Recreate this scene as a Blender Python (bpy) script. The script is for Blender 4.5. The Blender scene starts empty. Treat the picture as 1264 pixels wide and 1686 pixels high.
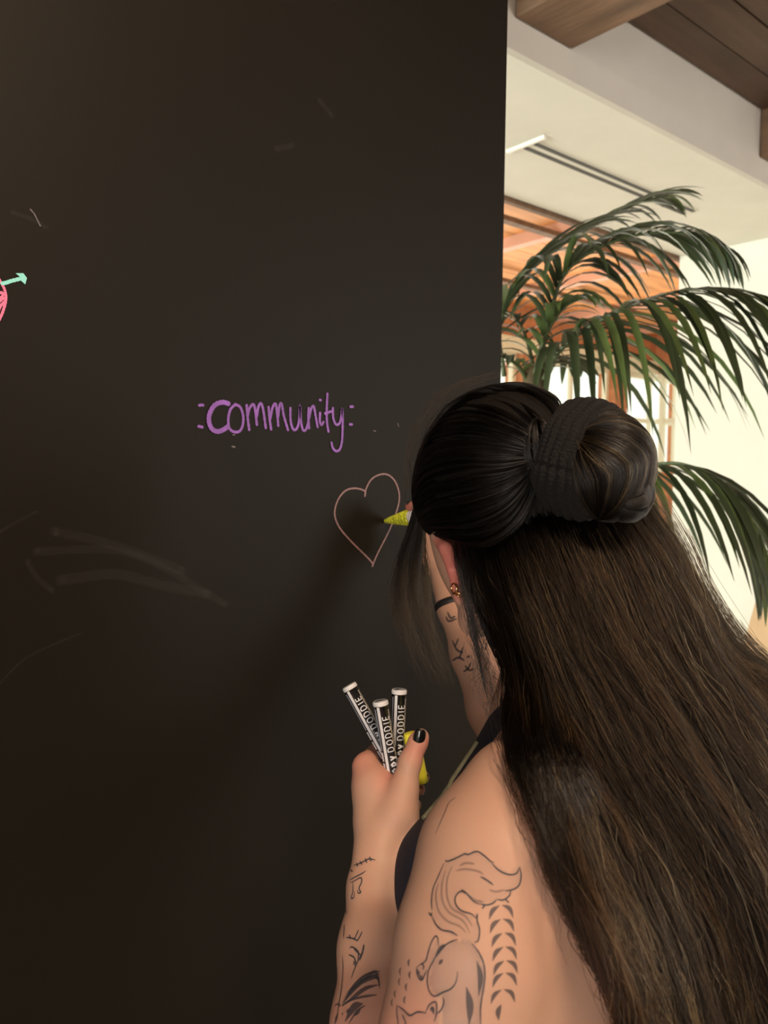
import bpy, bmesh, math, random
import numpy as np
from mathutils import Vector, Matrix
from mathutils.bvhtree import BVHTree

random.seed(7)
rng = np.random.default_rng(7)
S = bpy.context.scene
COL = S.collection
PI = math.pi

# ------------------------------------------------------------------ camera
EYE = 1.62
FPX = 1300.0
YAW, PITCH, ROLL = math.radians(50), math.radians(-3.0), math.radians(0.65)
_fh = Vector((math.cos(YAW), math.sin(YAW), 0))
_r0 = Vector((math.sin(YAW), -math.cos(YAW), 0))
FWD = (_fh * math.cos(PITCH) + Vector((0, 0, 1)) * math.sin(PITCH)).normalized()
_u0 = _r0.cross(FWD).normalized()
UPV = _u0 * math.cos(ROLL) - _r0 * math.sin(ROLL)
RGT = _r0 * math.cos(ROLL) + _u0 * math.sin(ROLL)
CAM = Vector((0, 0, EYE))
cd = bpy.data.cameras.new('camera')
cam = bpy.data.objects.new('camera', cd)
COL.objects.link(cam)
cam.matrix_world = Matrix(((RGT.x, UPV.x, -FWD.x, CAM.x), (RGT.y, UPV.y, -FWD.y, CAM.y), (RGT.z, UPV.z, -FWD.z, CAM.z), (0, 0, 0, 1)))
cd.sensor_fit = 'HORIZONTAL'
cd.sensor_width = 36.0
cd.lens = 36.0 * FPX / 1264.0
cd.clip_start = 0.05
cd.dof.use_dof = True
cd.dof.focus_distance = 0.86
cd.dof.aperture_fstop = 11.5
S.camera = cam

# ------------------------------------------------------------------ light
S.view_settings.view_transform = 'Standard'
S.view_settings.look = 'None'
S.view_settings.gamma = 1.0
S.view_settings.use_curve_mapping = False
S.view_settings.exposure = 0.0
w = bpy.data.worlds.new('world')
S.world = w
w.use_nodes = True
bg = w.node_tree.nodes['Background']
bg.inputs[0].default_value = (0.97, 1.0, 0.84, 1)
bg.inputs[1].default_value = 1.3


def area(name, loc, target, sx, sy, power, color):
    l = bpy.data.lights.new(name, 'AREA')
    l.shape = 'RECTANGLE'
    l.size, l.size_y, l.energy, l.color = sx, sy, power, color
    o = bpy.data.objects.new(name, l)
    COL.objects.link(o)
    o.location = loc
    o.rotation_euler = (Vector(target) - Vector(loc)).to_track_quat('-Z', 'Y').to_euler()
    return o


# daylight through the far shop front and a warm ceiling lamp overhead;
# the other three are fill lights added out of view, with no window there
area('window_daylight', (-3.3, 2.3, 1.6), (4.8, 1.6, 1.5), 2.2, 2.0, 420, (0.93, 1.0, 0.90))  # unseen fill added behind the partition to brighten the white wall and palm
area('shopfront_daylight', (5.6, 6.05, 1.7), (5.0, 2.0, 2.4), 6.0, 2.2, 150, (1.0, 0.93, 0.78))
area('rear_window_daylight', (3.3, -3.0, 1.9), (0.9, 0.7, 1.3), 2.2, 1.8, 95, (1.0, 0.93, 0.86))  # fill added out of view for the right forearm and the hair
area('side_window_daylight', (-2.9, -1.7, 1.6), (0.7, 0.6, 1.3), 1.6, 1.6, 66, (1.0, 0.90, 0.82))  # unseen fill added from the left to lift ear, neck and hand
area('ceiling_lamp_light', (0.25, -0.85, 3.15), (0.55, 0.5, 1.2), 0.5, 0.5, 58, (1.0, 0.73, 0.50))


# ------------------------------------------------------------------ helpers
def W(px, py, d):
    return CAM + d * (FWD + RGT * ((px - 632) / FPX) + UPV * ((843 - py) / FPX))


def ray(px, py):
    return (FWD + RGT * ((px - 632) / FPX) + UPV * ((843 - py) / FPX))


def proj(co):
    """Nx3 array -> px, py, depth"""
    q = np.asarray(co) - np.array(CAM)
    d = q @ np.array(FWD)
    return 632 + FPX * (q @ np.array(RGT)) / d, 843 - FPX * (q @ np.array(UPV)) / d, d


def on_plane(px, py, axis, val):
    r = ray(px, py)
    return CAM + r * ((val - CAM[axis]) / r[axis])


def tag(o, label=None, cat=None, group=None, kind=None):
    for k, v in (('label', label), ('category', cat), ('group', group), ('kind', kind)):
        if v:
            o[k] = v
    return o


def empty(name, loc, label, cat, group=None):
    o = bpy.data.objects.new(name, None)
    COL.objects.link(o)
    o.location = loc
    o.empty_display_size = 0.05
    return tag(o, label, cat, group)


def mesh_obj(name, verts, faces, mat, parent=None, smooth=False):
    me = bpy.data.meshes.new(name)
    me.from_pydata([tuple(v) for v in verts], [], faces)
    me.update()
    if smooth:
        me.polygons.foreach_set('use_smooth', [True] * len(me.polygons))
    o = bpy.data.objects.new(name, me)
    COL.objects.link(o)
    if mat:
        me.materials.append(mat)
    if parent:
        o.parent = parent
        o.matrix_parent_inverse = Matrix.Translation(-Vector(parent_loc(parent)))
    return o


def parent_loc(p):
    v = Vector(p.location)
    while p.parent:
        p = p.parent
        v = v + Vector(p.location) if not p.matrix_parent_inverse else v
    return v


def set_parent(o, p):
    o.parent = p
    m = Matrix.Identity(4)
    q = p
    chain = []
    while q:
        chain.append(q)
        q = q.parent
    for q in reversed(chain):
        m = m @ q.matrix_parent_inverse @ q.matrix_basis
    o.matrix_parent_inverse = m.inverted()


def mobj(name, verts, faces, mat, parent=None, smooth=False):
    o = mesh_obj(name, verts, faces, mat, None, smooth)
    if parent:
        set_parent(o, parent)
    return o


def bm_obj(name, bm, mat, parent=None, smooth=False):
    me = bpy.data.meshes.new(name)
    bm.to_mesh(me)
    bm.free()
    if smooth:
        me.polygons.foreach_set('use_smooth', [True] * len(me.polygons))
    o = bpy.data.objects.new(name, me)
    COL.objects.link(o)
    if mat:
        me.materials.append(mat)
    if parent:
        set_parent(o, parent)
    return o


def box(name, x0, x1, y0, y1, z0, z1, mat, parent=None, bevel=0.0):
    bm = bmesh.new()
    bmesh.ops.create_cube(bm, size=1)
    for v in bm.verts:
        v.co = Vector(((x0 + x1) / 2 + v.co.x * (x1 - x0), (y0 + y1) / 2 + v.co.y * (y1 - y0), (z0 + z1) / 2 + v.co.z * (z1 - z0)))
    if bevel:
        bmesh.ops.bevel(bm, geom=bm.edges[:], offset=bevel, segments=1, affect='EDGES')
    return bm_obj(name, bm, mat, parent)


def struct(o):
    o['kind'] = 'structure'
    return o


def catmull(pts, n=8):
    P = [np.array(p, float) for p in pts]
    if len(P) < 3:
        return [P[0] + (P[-1] - P[0]) * i / n for i in range(n + 1)]
    P = [2 * P[0] - P[1]] + P + [2 * P[-1] - P[-2]]
    out = []
    for i in range(1, len(P) - 2):
        for k in range(n):
            t = k / n
            a, b, c, d = P[i - 1:i + 3]
            out.append(0.5 * (2 * b + (c - a) * t + (2 * a - 5 * b + 4 * c - d) * t * t + (3 * b - a - 3 * c + d) * t ** 3))
    out.append(P[-2])
    return out


def tube(name, pts, rad, mat, parent=None, seg=10, flat=None):
    """round tube along points; rad scalar or list"""
    pts = [Vector(p) for p in pts]
    n = len(pts)
    if not hasattr(rad, '__len__'):
        rad = [rad] * n
    V, Fc = [], []
    ref = Vector((0.13, 0.21, 0.97))
    prev = None
    for i, p in enumerate(pts):
        t = (pts[min(i + 1, n - 1)] - pts[max(i - 1, 0)]).normalized()
        a = (prev - t * prev.dot(t)) if prev else t.cross(ref)
        a.normalize()
        prev = a
        b = t.cross(a)
        for k in range(seg):
            an = 2 * PI * k / seg
            V.append(p + (a * math.cos(an) + b * math.sin(an)) * rad[i])
    for i in range(n - 1):
        for k in range(seg):
            k2 = (k + 1) % seg
            Fc.append((i * seg + k, i * seg + k2, (i + 1) * seg + k2, (i + 1) * seg + k))
    Fc.append(tuple(range(seg))[::-1])
    Fc.append(tuple((n - 1) * seg + k for k in range(seg)))
    return mobj(name, V, Fc, mat, parent, True)


# ------------------------------------------------------------------ materials
def mat(name, color, rough=0.6, spec=0.5, metal=0.0, emit=None, bump=0.0, bscale=40.0, var=0.0, vscale=5.0, sss=0.0, alpha=1.0, coat=0.0, stretch=None):
    m = bpy.data.materials.new(name)
    m.use_nodes = True
    nt = m.node_tree
    b = nt.nodes['Principled BSDF']
    b.inputs['Base Color'].default_value = (*color, 1)
    b.inputs['Roughness'].default_value = rough
    b.inputs['Specular IOR Level'].default_value = spec
    b.inputs['Metallic'].default_value = metal
    b.inputs['Coat Weight'].default_value = coat
    if alpha < 1:
        b.inputs['Alpha'].default_value = alpha
    if sss:
        b.inputs['Subsurface Weight'].default_value = sss
        b.inputs['Subsurface Radius'].default_value = (1, 0.35, 0.2)
        b.inputs['Subsurface Scale'].default_value = 0.008
    if emit:
        b.inputs['Emission Color'].default_value = (*color, 1)
        b.inputs['Emission Strength'].default_value = emit
    tc = nt.nodes.new('ShaderNodeTexCoord')
    mp = nt.nodes.new('ShaderNodeMapping')
    nt.links.new(tc.outputs['Object'], mp.inputs[0])
    if stretch:
        mp.inputs['Scale'].default_value = stretch
    if var:
        n = nt.nodes.new('ShaderNodeTexNoise')
        n.inputs['Scale'].default_value = vscale
        n.inputs['Detail'].default_value = 6
        nt.links.new(mp.outputs[0], n.inputs[0])
        r = nt.nodes.new('ShaderNodeMapRange')
        r.inputs['From Min'].default_value = 0.3
        r.inputs['From Max'].default_value = 0.7
        r.inputs['To Min'].default_value = 1 - var
        r.inputs['To Max'].default_value = 1 + var
        nt.links.new(n.outputs[0], r.inputs[0])
        mx = nt.nodes.new('ShaderNodeMix')
        mx.data_type = 'RGBA'
        mx.blend_type = 'MULTIPLY'
        mx.inputs[0].default_value = 1
        mx.inputs[6].default_value = (*color, 1)
        nt.links.new(r.outputs[0], mx.inputs[7])
        nt.links.new(mx.outputs[2], b.inputs['Base Color'])
    if bump:
        n2 = nt.nodes.new('ShaderNodeTexNoise')
        n2.inputs['Scale'].default_value = bscale
        n2.inputs['Detail'].default_value = 5
        nt.links.new(mp.outputs[0], n2.inputs[0])
        bp = nt.nodes.new('ShaderNodeBump')
        bp.inputs['Strength'].default_value = bump
        bp.inputs['Distance'].default_value = 0.01
        nt.links.new(n2.outputs[0], bp.inputs['Height'])
        nt.links.new(bp.outputs[0], b.inputs['Normal'])
    return m


def hair_mat(name, color, rough=0.28, ior=1.36):
    m = bpy.data.materials.new(name)
    m.use_nodes = True
    nt = m.node_tree
    for n in list(nt.nodes):
        nt.nodes.remove(n)
    out = nt.nodes.new('ShaderNodeOutputMaterial')
    h = nt.nodes.new('ShaderNodeBsdfHairPrincipled')
    h.parametrization = 'COLOR'
    h.inputs['Color'].default_value = (*color, 1)
    h.inputs['Roughness'].default_value = rough
    h.inputs['Radial Roughness'].default_value = 0.5
    h.inputs['IOR'].default_value = ior
    h.inputs['Random Roughness'].default_value = 0.3
    nt.links.new(h.outputs[0], out.inputs[0])
    return m


M = {}
M['board'] = mat('chalkboard_paint', (0.0122, 0.0096, 0.0067), rough=0.52, spec=0.14, bump=0.02, bscale=90, var=0.10, vscale=1.6)
M['white'] = mat('white_plaster', (0.80, 0.79, 0.71), rough=0.8, bump=0.12, bscale=6, var=0.03)
M['soffit'] = mat('soffit_plaster', (0.74, 0.71, 0.63), rough=0.75, bump=0.15, bscale=5, var=0.03)
M['grey_plaster'] = mat('bulkhead_plaster', (0.74, 0.71, 0.67), rough=0.7, bump=0.15, bscale=5, var=0.03)
M['wood_dark'] = mat('dark_ceiling_wood', (0.085, 0.046, 0.028), rough=0.65, var=0.35, vscale=4, bump=0.3, bscale=12, stretch=(0.5, 4, 4))
M['wood_beam'] = mat('rough_beam_wood', (0.17, 0.095, 0.056), rough=0.7, var=0.3, vscale=4, bump=0.4, bscale=12, stretch=(4, 0.6, 4))
M['wood_orange'] = mat('orange_timber', (0.66, 0.29, 0.10), rough=0.6, var=0.25, vscale=3, stretch=(0.6, 3, 3))
M['joist'] = mat('pale_pink_joist', (0.66, 0.36, 0.26), rough=0.6, var=0.1)
M['terracotta'] = mat('terracotta_brick', (0.50, 0.20, 0.09), rough=0.8, var=0.2, vscale=9)
M['mortar'] = mat('mortar', (0.55, 0.42, 0.32), rough=0.9)
M['cream'] = mat('cream_paint', (0.80, 0.76, 0.58), rough=0.6)
M['floor'] = mat('pale_concrete', (0.45, 0.40, 0.33), rough=0.6, var=0.15, vscale=2)
M['vent'] = mat('dark_slot', (0.06, 0.055, 0.05), rough=0.7)
M['ventw'] = mat('white_metal', (0.82, 0.80, 0.76), rough=0.4)
M['purple'] = mat('purple_ink', (0.25, 0.085, 0.42), rough=0.5, emit=None, var=0.2, vscale=60)
M['pink_ink'] = mat('dusty_pink_ink', (0.28, 0.15, 0.14), rough=0.5, var=0.15, vscale=60)
M['hot_pink'] = mat('bright_pink_ink', (0.95, 0.20, 0.36), rough=0.5)
M['cyan_ink'] = mat('aqua_ink', (0.30, 0.80, 0.72), rough=0.5)
M['smear'] = mat('chalk_dust', (0.35, 0.33, 0.30), rough=0.9, alpha=0.018)
M['dust'] = mat('chalk_speck', (0.30, 0.27, 0.28), rough=0.9, alpha=0.5)
M['leaf'] = mat('palm_leaf', (0.030, 0.044, 0.016), rough=0.5, var=0.3, vscale=8, spec=0.5)
M['leaf_pale'] = mat('palm_leaf_pale', (0.08, 0.12, 0.035), rough=0.42, var=0.3, vscale=8, spec=0.5)
M['rachis'] = mat('palm_stalk', (0.06, 0.085, 0.03), rough=0.5, var=0.2)
M['trunk'] = mat('palm_trunk', (0.13, 0.09, 0.045), rough=0.9, bump=0.6, bscale=30, var=0.3)
M['pot'] = mat('pot_clay', (0.35, 0.15, 0.08), rough=0.8)
M['kraft'] = mat('kraft_paper', (0.62, 0.42, 0.25), rough=0.8, var=0.08, bump=0.3, bscale=15)
M['oak'] = mat('golden_oak', (0.42, 0.25, 0.09), rough=0.5, var=0.2, vscale=6, stretch=(1, 6, 6))
M['black'] = mat('black_metal', (0.02, 0.02, 0.022), rough=0.4)
M['nail'] = mat('black_nail_polish', (0.008, 0.008, 0.009), rough=0.2, coat=0.6)
M['yellow'] = mat('yellow_plastic', (0.90, 0.86, 0.06), rough=0.45)
M['yellow_nib'] = mat('neon_yellow_felt', (0.88, 0.95, 0.05), rough=0.9, bump=1.0, bscale=260)
M['marker_black'] = mat('marker_black_plastic', (0.02, 0.02, 0.023), rough=0.22, spec=0.6)
M['marker_white'] = mat('marker_white_print', (0.80, 0.81, 0.84), rough=0.35)
M['marker_grey'] = mat('marker_grey_print', (0.33, 0.36, 0.42), rough=0.35)
M['marker_top'] = mat('marker_end_plug', (0.66, 0.60, 0.52), rough=0.4)
M['navy'] = mat('navy_jersey', (0.012, 0.013, 0.026), rough=0.85, bump=0.3, bscale=250)
M['olive'] = mat('olive_piping', (0.20, 0.19, 0.11), rough=0.7, bump=0.4, bscale=300)
M['denim'] = mat('dark_trousers', (0.02, 0.022, 0.03), rough=0.85)
M['knit'] = mat('black_knit', (0.0085, 0.007, 0.0065), rough=0.95, bump=0.6, bscale=500)
M['gold'] = mat('gold', (0.85, 0.52, 0.25), rough=0.2, metal=1.0)
M['ink'] = mat('tattoo_ink', (0.050, 0.054, 0.072), rough=0.55, alpha=0.9)
M['ink_wash'] = mat('tattoo_ink_wash', (0.10, 0.10, 0.12), rough=0.55, alpha=0.34)
M['ink_soft'] = mat('tattoo_ink_soft', (0.07, 0.07, 0.085), rough=0.55, alpha=0.66)
M['hairmass'] = mat('hair_underlayer', (0.010, 0.008, 0.007), rough=0.7, spec=0.15)
M['hairmass_brown'] = mat('hair_underlayer_brown', (0.018, 0.011, 0.007), rough=0.8, spec=0.1)
M['h_black'] = hair_mat('black_hair', (0.0075, 0.0062, 0.0055), 0.26, 1.52)
M['h_dark'] = hair_mat('dark_brown_hair', (0.0065, 0.0040, 0.0024), 0.35, 1.3)
M['h_brown'] = hair_mat('brown_hair', (0.034, 0.0165, 0.0070), 0.4, 1.33)
M['h_gold'] = hair_mat('golden_brown_hair', (0.15, 0.080, 0.027), 0.4, 1.4)

# skin: base colour modulated by painted-on-skin attributes (ink wash, pink areas)
sk = bpy.data.materials.new('skin')
sk.use_nodes = True
nt = sk.node_tree
b = nt.nodes['Principled BSDF']
b.inputs['Roughness'].default_value = 0.48
b.inputs['Specular IOR Level'].default_value = 0.35
b.inputs['Subsurface Weight'].default_value = 0.22
b.inputs['Subsurface Radius'].default_value = (1, 0.35, 0.2)
b.inputs['Subsurface Scale'].default_value = 0.006
SKIN = (0.62, 0.385, 0.275, 1)
n = nt.nodes.new('ShaderNodeTexNoise')
n.inputs['Scale'].default_value = 14
n.inputs['Detail'].default_value = 8
mx = nt.nodes.new('ShaderNodeMix'); mx.data_type = 'RGBA'
mx.inputs[6].default_value = SKIN
mx.inputs[7].default_value = (0.60, 0.34, 0.25, 1)
nt.links.new(n.outputs[0], mx.inputs[0])
a1 = nt.nodes.new('ShaderNodeAttribute'); a1.attribute_name = 'pink'
m1 = nt.nodes.new('ShaderNodeMix'); m1.data_type = 'RGBA'
m1.inputs[7].default_value = (0.66, 0.21, 0.17, 1)
nt.links.new(mx.outputs[2], m1.inputs[6]); nt.links.new(a1.outputs['Fac'], m1.inputs[0])
a2 = nt.nodes.new('ShaderNodeAttribute'); a2.attribute_name = 'ink'
m2 = nt.nodes.new('ShaderNodeMix'); m2.data_type = 'RGBA'
m2.inputs[7].default_value = (0.13, 0.13, 0.15, 1)
nt.links.new(m1.outputs[2], m2.inputs[6]); nt.links.new(a2.outputs['Fac'], m2.inputs[0])
nt.links.new(m2.outputs[2], b.inputs['Base Color'])
n2 = nt.nodes.new('ShaderNodeTexNoise'); n2.inputs['Scale'].default_value = 350
bp = nt.nodes.new('ShaderNodeBump'); bp.inputs['Strength'].default_value = 0.08; bp.inputs['Distance'].default_value = 0.002
nt.links.new(n2.outputs[0], bp.inputs['Height']); nt.links.new(bp.outputs[0], b.inputs['Normal'])
M['skin'] = sk

# ------------------------------------------------------------------ the setting
BY = 1.03                       # face of the black partition
BX = on_plane(832, 300, 1, BY).x
CZ = EYE + 1.73                 # dark plank ceiling
Y1 = 1.74
SZ = (on_plane(841, 83, 1, Y1).z + on_plane(1264, 312, 1, Y1).z) / 2   # underside of the bulkhead
CZ = (on_plane(1031, 33, 1, Y1).z + on_plane(1250, 185, 1, Y1).z) / 2
Y2 = (on_plane(834, 322, 2, SZ).y + on_plane(975, 375, 2, SZ).y) / 2
XR = (on_plane(1206, 404, 2, SZ).x + on_plane(1264, 392, 2, SZ).x) / 2
BMZ = on_plane(893, 56, 1, Y1).z
BMX = on_plane(846, 30, 1, Y1).x
BMW = on_plane(940, 83, 1, Y1).x - BMX
BM2 = on_plane(1250, 225, 1, Y1).x
print('SOLVE', SZ - EYE, CZ - EYE, Y2, XR, BMZ - EYE, BMX, BMW, BM2)
YF = 6.2
XF = 10.2
C2 = EYE + 1.95

board = struct(box('wall_front', -3.5, BX, BY, BY + 0.12, 0, CZ, M['board'], bevel=0.003))
tag(board, 'black chalkboard-painted partition wall carrying marker drawings')
struct(box('floor', -3.6, XF, -3.3, YF + 0.1, -0.1, 0, M['floor']))
struct(box('wall_right', XR, XR + 0.15, -3.3, Y2, 0, CZ + 0.3, M['white']))
struct(box('wall_back', -3.6, XR + .15, -3.4, -3.3, 0, CZ + 0.3, M['white']))
struct(box('wall_left', -3.6, -3.5, -3.3, YF, 0, CZ + 0.3, M['white']))
cl = struct(box('ceiling', -3.6, XR + .15, -3.4, Y1 + .02, CZ + 0.03, CZ + 0.1, M['wood_dark']))
yy = Y1 - 0.005
k = 0
while yy > -1.0:
    wd = 0.155 + 0.02 * ((k * 37) % 5) / 5
    box('plank', 0.5, XR - .005, yy - wd, yy - 0.006, CZ - 0.003 * (k % 2), CZ + 0.035, M['wood_dark'], cl, bevel=0.002)
    yy -= wd
    k += 1
bmx = [BMX - 2 * (BM2 - BMX), 2 * BMX - BM2, BMX, BM2]
for i, x in enumerate(bmx):
    o = struct(box('ceiling_beam', x, x + BMW, -3.2, Y1 - 0.002, BMZ, CZ + 0.02, M['wood_beam'], bevel=0.006))
# bulkhead with linear slot diffuser
bk = struct(box('trim_1', -3.5, XR - .002, Y1, Y2, SZ, C2 + 0.25, M['grey_plaster'], bevel=0.012))
bk.data.materials.append(M['soffit'])
for p in bk.data.polygons:
    if p.normal.z < -0.7:
        p.material_index = 1
struct(box('trim_2', -3.5, XR + .1, Y2, Y2 + 0.03, SZ - 0.02, SZ + 0.06, M['wood_beam']))
v0 = on_plane(868, 236, 2, SZ)
v1 = on_plane(1100, 330, 2, SZ)
vent = empty('air_vent', (v0.x, v0.y, SZ), 'long narrow slot air vent set in the white soffit above the palm', 'air vent')
vx0, vx1, vy = v0.x, v1.x + .25, v0.y
box('frame', vx0, vx1, vy - 0.042, vy + 0.042, SZ - 0.004, SZ - 0.0005, M['soffit'], vent)
box('slot', vx0 + 0.02, vx1 - .02, vy - 0.036, vy - 0.016, SZ - 0.0075, SZ - 0.0042, M['vent'], vent)
box('slot', vx0 + 0.02, vx1 - .02, vy + 0.016, vy + 0.036, SZ - 0.0075, SZ - 0.0042, M['vent'], vent)
box('end_cap', vx0 - 0.02, vx0 - 0.001, vy - 0.10, vy + 0.10, SZ - 0.014, SZ - 0.001, M['ventw'], vent, bevel=0.002)

# far room: timber ceiling on joists, brick wall with shop front windows
c2 = struct(box('ceiling_far', -3.6, XF, Y2 + 0.03, YF + 0.1, C2 + 0.03, C2 + 0.1, M['terracotta']))
yy = Y2 + 0.05
while yy < YF:
    box('plank', 1.5, XF, yy, yy + 0.275, C2, C2 + 0.03, M['wood_orange'], c2)
    yy += 0.285
for x in (2.2, 3.65, 5.05, 6.5, 7.95, 9.4):
    struct(box('ceiling_joist', x, x + 0.09, Y2 + 0.04, YF, C2 - 0.09, C2 - 0.001, M['joist']))
for y in (3.9, 5.15):
    struct(box('cross_batten', -3.4, XF, y, y + 0.07, C2 - 0.13, C2 - 0.092, M['wood_beam']))
# far wall: piers and window bays
HZ = EYE + 1.42
wn = struct(box('wall_north', -3.6, XF, YF, YF + 0.25, HZ, C2 + 0.1, M['terracotta']))
struct(box('trim_3', -3.6, XF, YF - 0.05, YF, HZ - 0.02, HZ + 0.16, M['cream']))
struct(box('wall_north_low', -3.6, XF, YF, YF + 0.25, 0, 0.55, M['cream']))
xs = [1.0, 3.2, 5.4, 7.3, 9.2, 11.0]
for i, x in enumerate(xs):
    pr = struct(box('wall_pier', x, x + 0.30, YF - 0.02, YF + 0.25, 0, HZ, M['terracotta']))
for i in range(len(xs) - 1):
    x0, x1 = xs[i] + 0.30, xs[i + 1]
    wd = bpy.data.objects.new('window_%d' % (i + 1), None)
    COL.objects.link(wd)
    wd.location = (x0, YF + .1, 0.55)
    struct(wd)
    box('window_frame', x0, x0 + 0.06, YF + .08, YF + .15, 0.55, HZ, M['cream'], wd)
    box('window_frame', x1 - 0.06, x1, YF + .08, YF + .15, 0.55, HZ, M['cream'], wd)
    box('window_frame', x0 + .06, x1 - .06, YF + .08, YF + .15, HZ - 0.08, HZ, M['cream'], wd)
    box('glazing_bar', x0 + .06, x1 - .06, YF + .09, YF + .14, EYE + 0.72, EYE + 0.78, M['cream'], wd)
    xm = (x0 + x1) / 2
    box('glazing_bar', xm - .025, xm + .025, YF + .091, YF + .139, 0.55, HZ - .08, M['cream'], wd)
struct(box('wall_east', XF, XF + 0.15, Y2, YF + .25, HZ, C2 + .1, M['terracotta']))
struct(box('wall_east_low', XF, XF + 0.15, Y2, YF + .25, 0, EYE + .02, M['terracotta']))
we = bpy.data.objects.new('window_6', None)
COL.objects.link(we)
we.location = (XF, Y2, EYE)
struct(we)
yv = Y2
while yv < YF:
    box('window_frame', XF + .03, XF + .10, yv, yv + .07, EYE + .02, HZ, M['cream'], we)
    yv += .86
for zz_ in (EYE + .03, EYE + .72, HZ - .08):
    box('glazing_bar', XF + .04, XF + .09, Y2, YF, zz_, zz_ + .06, M['cream'], we)
# return wall behind the white wall's corner (encloses the far room on its near side)
struct(box('wall_return', XR + .15, XF, Y2 - .15, Y2, 0, C2 + .1, M['white']))

# ------------------------------------------------------------------ writing on the board
def ribbon(name, strokes, width, material, parent, axis_y=BY, off=0.0008, caps=True):
    """strokes: list of pixel polylines laid on the board face"""
    V, Fc = [], []
    for si, st in enumerate(strokes):
        w_ = width
        oo = off + .00005 * si
        if isinstance(st, tuple):
            st, w_ = st
        pts = [on_plane(p[0], p[1], 1, axis_y) for p in catmull(st, 6)]
        pts = [Vector((p.x, axis_y - oo, p.z)) for p in pts]
        m = len(pts)
        base = len(V)
        for i, p in enumerate(pts):
            t = pts[min(i + 1, m - 1)] - pts[max(i - 1, 0)]
            t.normalize()
            nrm = Vector((-t.z, 0, t.x))
            ww = w_ * (0.42 + 0.07 * math.sin(i * 1.7 + len(V)))
            V += [p + nrm * ww, p - nrm * ww]
        for i in range(m - 1):
            a = base + 2 * i
            Fc.append((a, a + 1, a + 3, a + 2))
        if caps:
            for ci_, p in enumerate((pts[0], pts[-1])):
                b0 = len(V)
                p = p - Vector((0, .00002 * (ci_ + 1), 0))
                for q in range(10):
                    an = q * PI / 5
                    V.append(p + Vector((math.cos(an), 0, math.sin(an))) * w_ * 0.45)
                Fc.append(tuple(range(b0, b0 + 10)))
    o = mobj(name, V, Fc, material, parent)
    return o


def T(pts, ox=300, oy=620, s=3.16):
    return [(ox + x / s, oy + y / s) for x, y in pts]


word = [T(p) for p in (
    [(88, 150), (97, 148), (106, 149)], [(84, 259), (93, 261), (102, 263)],
    [(275, 145), (250, 170), (238, 215), (242, 265), (265, 287), (295, 285), (312, 255), (315, 205), (300, 160), (275, 145)],
    [(333, 150), (338, 210), (346, 276)], [(338, 205), (348, 165), (368, 145), (378, 180), (386, 250)],
    [(386, 205), (394, 158), (408, 140), (420, 180), (432, 266)],
    [(447, 160), (452, 220), (460, 274)], [(456, 215), (468, 160), (484, 143), (492, 200), (497, 255)],
    [(497, 205), (503, 155), (514, 142), (526, 205), (547, 277)],
    [(560, 165), (561, 230), (575, 275), (595, 268), (606, 220), (610, 150), (613, 220), (625, 277), (641, 275), (652, 240)],
    [(655, 165), (653, 215), (657, 268)], [(657, 215), (668, 168), (681, 155), (690, 200), (701, 262)],
    [(714, 190), (713, 232), (721, 252), (731, 238)], [(713, 122), (717, 123)],
    [(752, 90), (748, 180), (750, 240), (757, 285)], [(740, 192), (758, 186), (778, 180)],
    [(780, 165), (782, 215), (795, 248), (815, 243), (825, 200), (828, 165), (831, 230), (828, 330), (816, 378), (797, 388), (780, 372), (773, 345)],
    [(872, 157), (884, 157)], [(868, 249), (879, 249)])]
word.append((T([(236, 141), (205, 134), (165, 150), (140, 192), (136, 235), (152, 273), (182, 286), (210, 277), (232, 262)]), 0.0082))
lt = ribbon('lettering', word, 0.0048, M['purple'], board)
lt['label'] = 'purple handwritten word community between two colons'
heart = [T([(948, 622), (951, 602), (935, 589), (895, 581), (850, 592), (815, 630), (795, 680), (793, 730), (818, 788), (870, 850), (930, 910), (975, 955), (991, 978)]),
         T([(948, 620), (956, 580), (985, 532), (1030, 509), (1070, 512), (1105, 545), (1125, 600), (1126, 650), (1110, 710), (1080, 790), (1040, 870), (1010, 930), (987, 986)])]
hd = ribbon('heart_drawing', heart, 0.0032, M['pink_ink'], board)
hd['label'] = 'thin dusty pink outline of a heart below the purple word'


def A(pts):
    return T(pts, 0, 400, 10.53)


ph = [A([(-600, 700), (-500, 420), (-320, 400), (-250, 560), (-160, 430), (-60, 560), (20, 700), (72, 800), (98, 910), (95, 1010), (60, 1150), (10, 1280), (-90, 1450), (-250, 1600), (-450, 1300), (-600, 1000), (-600, 700)]),
      A([(-60, 900), (20, 860), (50, 900), (10, 960)]), A([(-40, 1040), (60, 960), (90, 1000), (10, 1090), (-40, 1200)]),
      A([(-300, 800), (-200, 700), (-100, 900), (-220, 1100)])]
o = ribbon('heart_drawing', ph, 0.0036, M['hot_pink'], board)
o['label'] = 'bright pink scribbled heart edge cut by the picture border'
ar = ribbon('arrow_drawing', [A([(38, 704), (110, 690), (190, 662), (350, 622)])], 0.0052, M['cyan_ink'], board, off=0.0010)
ar['label'] = 'aqua arrow pointing out of the bright pink heart'
hp = [on_plane(x, y, 1, BY) for x, y in A([(265, 528), (400, 528), (462, 612), (432, 722), (352, 650), (350, 600)])]
me = ar.data
bm = bmesh.new(); bm.from_mesh(me)
vs = [bm.verts.new((p.x, BY - 0.0013, p.z)) for p in hp]
bm.faces.new((vs[0], vs[1], vs[5])); bm.faces.new((vs[1], vs[2], vs[5])); bm.faces.new((vs[2], vs[3], vs[4], vs[5]))
bm.to_mesh(me); bm.free()
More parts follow.
